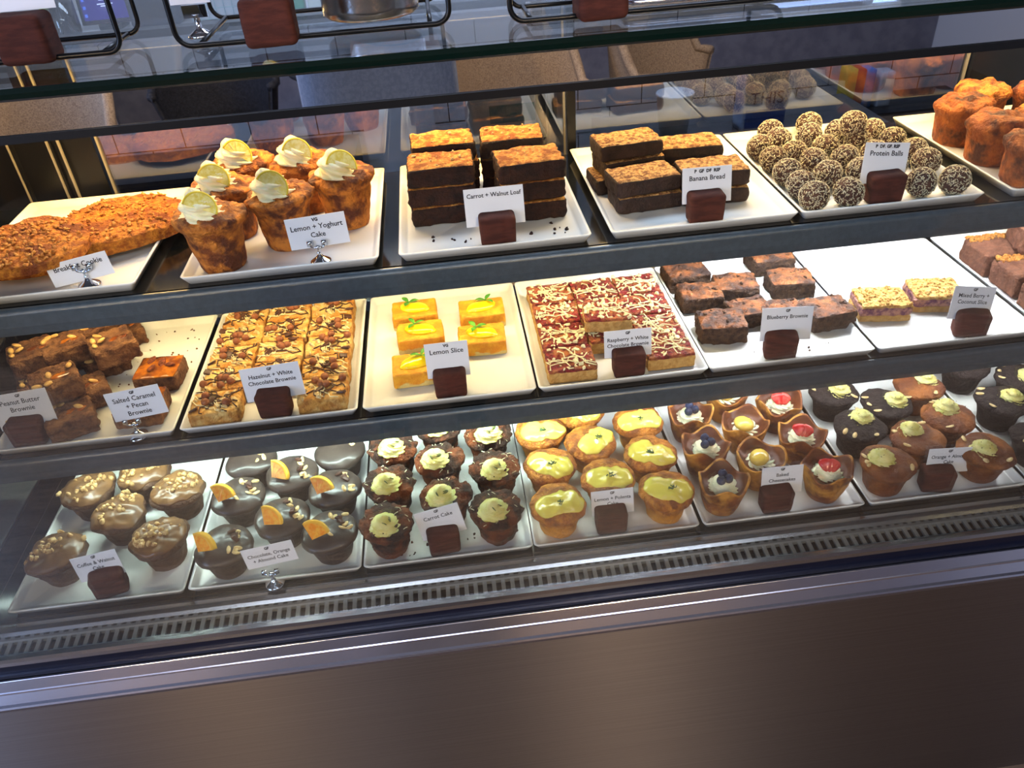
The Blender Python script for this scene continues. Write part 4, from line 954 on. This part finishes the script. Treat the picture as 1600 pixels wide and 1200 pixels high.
def rack(x0, x1, y0, y1, label, hh=.16):
    t = empty('wire_rack', ((x0+x1)/2, (y0+y1)/2, GT), label, 'wire rack', 'black wire racks on the glass top')
    X = (x1-x0)/2; Y = (y1-y0)/2
    MB().tube(loop(-X, X, .0035, hh, -Y, .014), .0027, 8, closed=True).build('front_loop', K['wire'], t)
    MB().tube(loop(-X+.006, X-.006, .0035, hh, Y, .014), .0024, 8, closed=True).build('rear_loop', K['wire'], t)
    for k, z in enumerate((.0035, .0035, hh)):
        xx = (-X+.02, X-.02, 0)[k]; MB().tube([(xx, -Y, z), (xx, Y, z)], .0024, 8).build('cross_bar', K['wire'], t)
    return t
def gx_(px, py): return onz(px, py, GT)
a = gx_(705, 45); b_ = gx_(285, 76)
rack(b_.x, a.x, b_.y-.010, b_.y+.125, 'black wire rack around the steel pot, in the middle of the glass top')
c_ = gx_(200, 82); rack(c_.x-.23, c_.x, c_.y-.010, c_.y+.075, 'black wire rack beside the left wooden block')
d_ = gx_(795, 34); rack(d_.x, d_.x+.27, d_.y-.02, d_.y+.05, 'black wire rack behind the right wooden block')
pp = gx_(583, 28)
t = empty('steel_pot', (pp.x, b_.y+.058, GT+.0065), 'round brushed stainless steel pot standing inside the wire rack', 'pot')
MB().rings([(.046, 0), (.0495, .003), (.0500, .01), (.0500, .11), (.0515, .112), (.0515, .115), (.0485, .115), (.0480, .008)], 48).build('body', K['steel'], t)
MB().tube([(.0500, 0, .085), (.062, 0, .086), (.067, 0, .075), (.062, 0, .060), (.0500, 0, .059)], .003, 8).build('handle', K['chrome'], t)
q = gx_(312, 60)
t = empty('card_clip_stand', (q.x, q.y+.01, GT), 'small bright chrome clip stand on the glass top, left of the middle block', 'card holder')
MB().rings([(.013, 0), (.013, .002), (.008, .005), (.003, .008), (.003, .020), (.004, .021)], 24).build('base', K['chrome'], t)
MB().box(-.012, .012, -.002, .002, .018, .030).build('clip_plate', K['chrome'], t, False)
o = MB().box(-.020, .020, -.0003, .0003, 0, .05).build('name_card', K['card'], None, False, (q.x-.002, q.y+.009, GT+.031), (R(-8), 0, 0)); tag(o, 'plain white card in the small chrome clip on the glass top', 'name card')
# thin steel cover bars at the right end of the glass top
q = gx_(1000, 14)
t = empty('steel_tray_lid', (q.x+.12, q.y+.055, GT), 'shiny steel tray at the right end of the glass top', 'tray')
MB().box(-.13, .13, -.045, .045, .0, .003).build('tray_floor', K['bright'], t, False)
MB().tube(loop(-.13, .13, -.045, .045, 0, .01), .0035, 8, closed=True).build('tray_rim', K['bright'], t, rot=(R(90), 0, 0), loc=(0, 0, .0045))

# ------------------------------------------------------------------ behind the counter
BZ = .475
struct('wall_partition', MB().box(-2.5, 4.3, 1.40, 1.46, FZ, BZ-.02), K['tile'])
K['bench'] = tilemat(1, .26, .13)
struct('trim_1', MB().box(-2.5, 4.3, 1.38, 1.95, BZ-.02, BZ), K['bench'])
def bpos(px, py, y): return ony(px, py, y)
a = bpos(168, 46, 1.55)
t = empty('till_screen', (a.x, 1.60, BZ), 'dark blue till screen with white writing on the rear bench', 'till')
MB().box(-.075, .075, -.008, .008, .012, .115).build('casing', K['black'], t, False, rot=(R(-12), 0, R(3)))
scr = MB().box(-.066, .058, -.0092, -.0082, .022, .108).build('screen', M('till_display', (30, 26, 90), rough=.2, emit=(40, 34, 130), es=1.0), t, False, rot=(R(-12), 0, R(3)))
sm = M('screen_white', (220, 225, 255), emit=(200, 210, 255), es=.9)
for k, (x0, x1, z0) in enumerate([(-.018, .012, .068), (-.024, .016, .058), (-.016, .010, .053), (.030, .054, .100)]):
    MB().box(x0, x1, -.0098, -.0093, z0, z0+.0028).build('text_line', sm, scr, False)
for k in range(4): MB().box(-.062, -.055, -.0098, -.0093, .030+k*.019, .038+k*.019).build('menu_icon', M('icon_blue', (70, 110, 220), emit=(70, 110, 230), es=.9) if k == 0 else bpy.data.materials['icon_blue'], scr, False)
for k in range(3): MB().rings([(.004, 0), (.004, .001)], 16).build('round_button', sm, scr, False, (.0665, -.0095, .036+k*.026), (R(90), 0, 0))
MB().box(-.03, .03, -.02, .04, 0, .014).build('foot', K['black'], t, False)
a = bpos(243, 42, 1.55)
t = empty('receipt_printer', (a.x, 1.62, BZ), 'dark grey receipt printer beside the till screen', 'printer')
ob('body', rbox(.13, .12, .10, M('printer_grey', (52, 56, 66), rough=.5), rad=.01, cuts=8), t)
MB().box(-.035, .035, -.0625, -.0605, .02, .07).build('paper_slot', K['black'], t, False)
MB().box(-.06, .06, -.03, .03, .1005, .102).build('lid', K['card'], t, False)
a = bpos(92, 48, 1.50)
t = empty('straw_jar', (a.x, 1.55, BZ), 'clear jar of straws and a yellow-green stirrer beside the till', 'jar')
MB().rings([(.035, 0), (.037, .01), (.037, .09), (.034, .09), (.034, .006)], 28).build('jar', glassm('jar_glass', (.85, .9, .95), 1.0, .05), t)
for k in range(5): MB().tube([(-.01+.008*k, .004*(k % 2), .008), (-.045+.022*k, .01*(k % 3), .20)], .004, 8).build('straw', M('straw_white', (200, 205, 215)) if k == 0 else bpy.data.materials['straw_white'], t)
MB().tube([(-.015, -.01, .008), (-.075, -.01, .17)], .010, 8, r1=.005).build('stirrer', M('lime_plastic', (190, 220, 40)), t)
a = bpos(345, 30, 1.5)
t = empty('wire_basket', (a.x, 1.62, BZ), 'white wire grid basket on the rear bench', 'basket'); wb = M('pale_wire', (140, 170, 175), rough=.4)
for k in range(9): MB().tube([(-.09+.0225*k, -.05, 0.003), (-.09+.0225*k, -.05, .17)], .0012, 6).build('upright_wire', wb, t)
for k in range(7): MB().tube([(-.09, -.051, .006+.026*k), (.09, -.051, .006+.026*k)], .0012, 6).build('cross_wire', wb, t)
MB().box(-.09, .09, -.045, .05, .004, .15).build('liner', M('basket_liner', (176, 182, 190)), t, False)
for i, (px, w_, h_, cl, nm) in enumerate([(468, .03, .17, (30, 130, 95), 'green carton'), (494, .035, .16, (190, 196, 190), 'white carton'), (530, .06, .12, (96, 160, 200), 'light blue box')]):
    a = bpos(px, 30, 1.5); o = ob('packet', rbox(w_, .05, h_, M('pack_%d' % i, cl, rough=.5), rad=.004, cuts=4), None, (a.x, 1.55, BZ)); tag(o, '%s on the rear bench beside the steel pot' % nm, 'packet')
t = empty('tube_lamp', (1.86, 1.75, 1.07), 'long bluish white tube lamp above the rear bench', 'lamp')
MB().box(-.30, .30, -.02, .02, 0, .03).build('housing', K['card'], t, False); MB().tube([(-.29, 0, -.012), (.29, 0, -.012)], .012, 12).build('tube', M('tube_glow', (220, 230, 255), emit=(170, 200, 255), es=7), t)
for s_ in (-1, 1): MB().box(s_*.28-.008, s_*.28+.008, -.01, .01, .03, 1.03).build('hanger', K['wire'], t, False)
# storage seen through the rear doors
K['plastic'] = M('white_plastic', (214, 218, 226), rough=.35)
def tub(px, py, y, w_, d_, h_, label, mt, extra=None):
    a = bpos(px, py, y); t = empty('storage_tub', (a.x, y, FZ), label, 'tub')
    ob('body', rbox(w_, d_, h_, mt, rad=.02, cuts=10, taper=.14), t); ob('lid', rbox(w_+.02, d_+.02, .02, mt, rad=.008, cuts=6), t, (0, 0, h_+.001))
    MB().box(-w_*.3, w_*.3, -d_/2-.004, -d_/2-.001, h_-.07, h_-.03).build('label_strip', M('teal_label', (60, 140, 150)), t, False); return t
zt = bpos(810, 118, 1.15).z
tub(808, 150, 1.15, .26, .24, zt-FZ, 'large white plastic storage tub with a teal label behind the case', K['plastic'])
a = bpos(618, 150, 1.25); o = MB().box(-.09, .09, 0, .13, 0, 1.13).build('tall_cabinet', K['plastic'], None, False, (a.x, 1.22, FZ)); tag(o, 'tall white cupboard end behind the left case door', 'cupboard')
a = bpos(380, 150, 1.25); K['dark'] = M('dark_fridge', (20, 22, 30), rough=.3)
t = empty('bar_fridge', (a.x-.25, 1.15, FZ), 'dark low fridge behind the left half of the case', 'fridge')
MB().box(-.62, .50, 0, .22, 0, .90).build('body', K['dark'], t, False); MB().box(-.01, .01, -.03, -.002, .5, .85).build('handle', K['steel'], t, False)
a = bpos(1130, 190, .95); TZ = a.z - .02
t = empty('prep_table', (a.x+.05, .98, FZ), 'steel prep table behind the right half of the case', 'table')
MB().box(-.32, .32, -.15, .15, TZ-FZ-.03, TZ-FZ).build('table_top', K['steel'], t, False)
for sx in (-.29, .29):
    for sy in (-.12, .12): MB().box(sx-.015, sx+.015, sy-.015, sy+.015, 0, TZ-FZ-.03).build('leg', K['steel'], t, False)
a = bpos(1052, 196, .93); o = ob('paper_cup', MB().rings([(.030, 0), (.040, .095), (.042, .097), (.042, .102), (.038, .102), (.029, .004)], 32).me(K['plastic']), None, (a.x, .93, TZ)); tag(o, 'white takeaway tub on the prep table behind the banana bread', 'tub')
a = bpos(1190, 190, .93)
t = empty('paper_bag', (a.x, .95, TZ), 'white and blue paper bag with THIS printed on it, on the prep table', 'bag')
ob('bag_body', rbox(.10, .06, .16, M('bag_white', (190, 205, 232), (150, 175, 220), sc=14, rough=.6), rad=.004, amp=.003, freq=20, cuts=10), t)
MB().box(-.045, .045, -.0345, -.033, .01, .05).build('blue_panel', M('bag_blue', (58, 96, 190)), t, False)
fb = MB()
cu_ = bpy.data.curves.new('t', 'FONT'); cu_.body = 'THIS'; cu_.size = .038; cu_.align_x = 'CENTER'; to = bpy.data.objects.new('t', cu_); COL.objects.link(to); bpy.context.view_layer.update()
me = bpy.data.meshes.new_from_object(to.evaluated_get(bpy.context.evaluated_depsgraph_get())); bpy.data.objects.remove(to)
fb.add([(v.co.x, -.0348, v.co.y+.062) for v in me.vertices], [tuple(p.vertices) for p in me.polygons]); fb.build('lettering', M('navy_ink', (30, 44, 110)), t, False)
for i, (px, py, cl, nm) in enumerate([(1322, 108, (220, 190, 70), 'yellow'), (1335, 108, (180, 50, 50), 'red'), (1350, 108, (40, 130, 210), 'bright blue'), (1376, 112, (200, 206, 216), 'pale grey')]):
    a = bpos(px, py, 1.30); o = ob('carton', rbox(.028 if i < 3 else .04, .05, .10, M('carton_%d' % i, cl, rough=.5), rad=.003, cuts=4), None, (a.x, 1.28, 0)); tag(o, '%s carton on the low shelf behind the right case door' % nm, 'carton')
    o.location.z = a.z-.09
a = bpos(1350, 108, 1.30); MBs = MB().box(-.25, .25, -.09, .09, 0, a.z-.09-FZ-.0005); o = MBs.build('low_shelf_unit', K['dark'], None, False, (a.x+.05, 1.29, FZ)); tag(o, 'dark low shelf unit carrying the small coloured cartons', 'shelf unit')

# ------------------------------------------------------------------ cafe side, seen only in reflections
K['wicker'] = M('wicker', (176, 152, 124), (120, 98, 78), sc=260, rough=.7, bump=.8, bsc=260)
K['dwick'] = M('dark_wicker', (40, 40, 46), (24, 24, 28), sc=90, rough=.6, bump=.8, bsc=160)
def chair(x, y, rz, mt, label):
    t = empty('wicker_chair', (x, y, FZ), label, 'chair', 'wicker cafe chairs', rz)
    b = MB(); n = 26; K_ = 12; V = []; F = []      # tub shaped back
    for k in range(K_+1):
        for j in range(n+1):
            a = R(-20 + 220*j/n); fz = k/K_; top = .40 + .42*max(0, sin(a))**.8*1.0 if True else 0
            z = .40 + (top-.40+.22)*fz; r = .23 + .05*fz
            for dr in (0, .02): V.append(((r+dr)*cos(a), (r+dr)*sin(a)*.95, z))
    W2 = (n+1)*2
    for k in range(K_):
        for j in range(n):
            i0 = k*W2+j*2; F += [(i0, i0+W2, i0+W2+2, i0+2), (i0+1, i0+3, i0+W2+3, i0+W2+1)]
    for j in range(n): i0 = K_*W2+j*2; F.append((i0, i0+1, i0+3, i0+2)); F.append((j*2, j*2+2, j*2+3, j*2+1))
    for k in range(K_):
        for jj in (0, n): i0 = k*W2+jj*2; F.append((i0, i0+1, i0+W2+1, i0+W2))
    b.add(V, F); b.build('backrest', mt, t)
    MB().tube([((.29)*cos(R(-20+220*j/n)), .29*sin(R(-20+220*j/n))*.95, .62 + .42*max(0, sin(R(-20+220*j/n)))**.8) for j in range(n+1)], .020, 10).build('rim', mt, t)
    ob('seat', rbox(.46, .44, .06, mt, rad=.03, cuts=10), t, (0, 0, .38))
    for sx in (-1, 1):
        for sy in (-1, 1): MB().tube([(sx*.18, sy*.17, .385), (sx*.20, sy*.19, 0)], .014, 8, r1=.011).build('leg', K['wire'], t)
chair(-.85, -2.55, pi+.3, K['wicker'], 'pale woven wicker tub chair at the left, seen in the case front')
chair(-1.50, -2.7, pi-.2, K['dwick'], 'dark wicker chair at the far left beside the pale one')
chair(-.35, -3.3, pi, K['dwick'], 'dark wicker chair further back on the left')
chair(1.05, -2.75, pi-.3, K['wicker'], 'pale woven wicker chair to the right of the customer')
chair(1.75, -3.0, pi-.8, K['wicker'], 'pale woven wicker chair turned away at the right')
t = empty('cafe_table', (.35, -3.1, FZ), 'round dark cafe table between the wicker chairs', 'table')
MB().rings([(.30, .70), (.31, .705), (.31, .725), (.30, .73)], 40).build('table_top', K['dwick'], t); MB().rings([(.20, 0), (.20, .012), (.03, .03), (.022, .05), (.022, .69), (.08, .699)], 28).build('pedestal', K['wire'], t)
struct('trim_2', MB().box(-2.4, -1.35, -4.6, -4.5, FZ, .9), K['wallp'])
for i, (x, nm) in enumerate([(-.55, 'left'), (1.25, 'right')]):
    t = empty('pendant_lamp', (x, -2.3, 1.25), '%s warm glass pendant lamp hanging over the cafe tables' % nm, 'lamp', 'pendant lamps')
    MB().blob((0, 0, 0), .05, .05, .06, None, 0, 20, 12).build('bulb', M('warm_bulb', (255, 220, 170), emit=(255, 190, 120), es=14) if i == 0 else bpy.data.materials['warm_bulb'], t)
    MB().rings([(.02, .05), (.024, .06), (.024, .10), (.004, .11)], 16).build('socket', K['black'], t); MB().tube([(0, 0, .10), (0, 0, .85)], .003, 6).build('cord', K['wire'], t)
    l = bpy.data.lights.new('pendant_glow', 'POINT'); l.energy = 80; l.color = (1, .72, .42); l.shadow_soft_size = .06; lo = bpy.data.objects.new('pendant_glow', l); lo.location = (x, -2.3, 1.16); COL.objects.link(lo)

# the customer taking the picture, right behind the camera
def skin(name, pts, edges, mt, parent, root=0, sub=2):
    me = bpy.data.meshes.new(name); me.from_pydata([p[:3] for p in pts], edges, []); o = bpy.data.objects.new(name, me); COL.objects.link(o); o.parent = parent
    o.modifiers.new('s', 'SKIN'); 
    for v, p in zip(me.skin_vertices[0].data, pts): v.radius = (p[3], p[4] if len(p) > 4 else p[3])
    me.skin_vertices[0].data[root].use_root = True
    sb = o.modifiers.new('u', 'SUBSURF'); sb.levels = sub; sb.render_levels = sub
    bpy.context.view_layer.update(); me2 = bpy.data.meshes.new_from_object(o.evaluated_get(bpy.context.evaluated_depsgraph_get())); o.modifiers.clear(); o.data = me2
    me2.materials.clear(); me2.materials.append(mt)
    for p in me2.polygons: p.use_smooth = True
    return o
PX, PY = .565, -1.20
per = empty('person', (PX, PY, FZ), 'person in a grey jumper and dark trousers holding a phone, reflected in the case', 'person')
SKIN = M('skin', (196, 146, 120), rough=.5, sss=.1); GREY = M('grey_jumper', (150, 158, 172), (134, 142, 158), sc=120, rough=.9, bump=.3, bsc=300); DEN = M('dark_trousers', (34, 38, 52), rough=.8)
ph = Vector((CAM.x-PX, CAM.y-PY, CAM.z-FZ)) - Vector(cf)*.014    # phone centre in the person's frame
def arm(s):
    sh = Vector((s*.185, 0, 1.42)); hd = ph + Vector((s*.082, -.015, -.03)); el = (sh+hd)*.5 + Vector((s*.10, -.02, -.16)); return sh, el, hd
pts = [(0, 0, .95, .14, .10), (0, 0, 1.12, .125, .09), (0, .01, 1.30, .145, .095), (0, 0, 1.44, .07, .06), (0, 0, 1.52, .05), (0, .015, 1.60, .072, .085), (0, .015, 1.69, .078, .092), (0, .005, 1.75, .055, .065)]
ed = [(k, k+1) for k in range(7)]
for s_ in (-1, 1):
    sh, el, hd = arm(s_); w_ = hd + (el-hd).normalized()*.06; b0 = len(pts)
    pts += [(*sh, .052), (*el, .038), (*w_, .024), (*hd, .030, .018)]; ed += [(3, b0), (b0, b0+1), (b0+1, b0+2), (b0+2, b0+3)]
    for q in range(4):
        m1 = hd + Vector((-s_*.012, -.012 - .004*q, .035-.020*q)); m2 = m1 + Vector((-s_*.030, .008, .004)); i0 = len(pts)
        pts += [(*m1, .0090), (*m2, .0075)]; ed += [(b0+3, i0), (i0, i0+1)]
    i0 = len(pts); m1 = hd + Vector((-s_*.006, -.030, .022)); pts += [(*m1, .011), (*(m1 + Vector((-s_*.028, 0, .018))), .009)]; ed += [(b0+3, i0), (i0, i0+1)]
    i0 = len(pts); pts += [(s_*.10, 0, .86, .085), (s_*.11, .01, .48, .055), (s_*.115, -.01, .10, .036), (s_*.12, .10, .04, .035, .028)]; ed += [(0, i0), (i0, i0+1), (i0+1, i0+2), (i0+2, i0+3)]
skin('body', pts, ed, SKIN, per)
fp = MB().blob((0, .105, 1.635), .011, .016, .022, None, 0, 10, 8)
fp.build('nose', SKIN, per)
for s_ in (-1, 1):
    MB().blob((s_*.031, .092, 1.665), .012, .008, .007, None, 0, 10, 8).build('eye', K['card'], per); MB().blob((s_*.080, .010, 1.65), .010, .018, .030, None, 0, 10, 8).build('ear', SKIN, per)
MB().blob((0, .094, 1.595), .024, .007, .006, None, 0, 10, 8).build('mouth', M('lips', (160, 84, 80)), per)
MB().blob((0, -.018, 1.70), .092, .098, .085, random.Random(3), .04, 20, 12).build('hair', M('brown_hair', (60, 42, 32), rough=.6), per)
pts = [(0, 0, .93, .205, .145), (0, 0, 1.10, .195, .140), (0, .01, 1.28, .195, .135), (0, 0, 1.41, .10, .085), (0, 0, 1.475, .062, .06)]; ed = [(0, 1), (1, 2), (2, 3), (3, 4)]
for s_ in (-1, 1):
    sh, el, hd = arm(s_); w_ = hd + (el-hd).normalized()*.075; b0 = len(pts); pts += [(*sh, .068), (*el, .052), (*w_, .036)]; ed += [(3, b0), (b0, b0+1), (b0+1, b0+2)]
skin('jumper', pts, ed, GREY, per)
pts = [(0, 0, .93, .165, .12)]; ed = []
for s_ in (-1, 1): b0 = len(pts); pts += [(s_*.10, 0, .84, .100), (s_*.11, .01, .48, .072), (s_*.115, -.01, .09, .056)]; ed += [(0, b0), (b0, b0+1), (b0+1, b0+2)]
skin('trousers', pts, ed, DEN, per)
for s_ in (-1, 1): ob('shoe', rbox(.10, .28, .085, K['black'], rad=.035, cuts=10), per, (s_*.12, .06, 0))
o = MB().box(-.075, .075, -.004, .004, -.036, .036).build('phone', K['black'], None, False); o.matrix_world = Matrix.Translation(CAM - cf*.014) @ Matrix((cr, cf, cu)).transposed().to_4x4()
tag(o, 'black phone held sideways in the hands of the person in the grey jumper', 'phone')
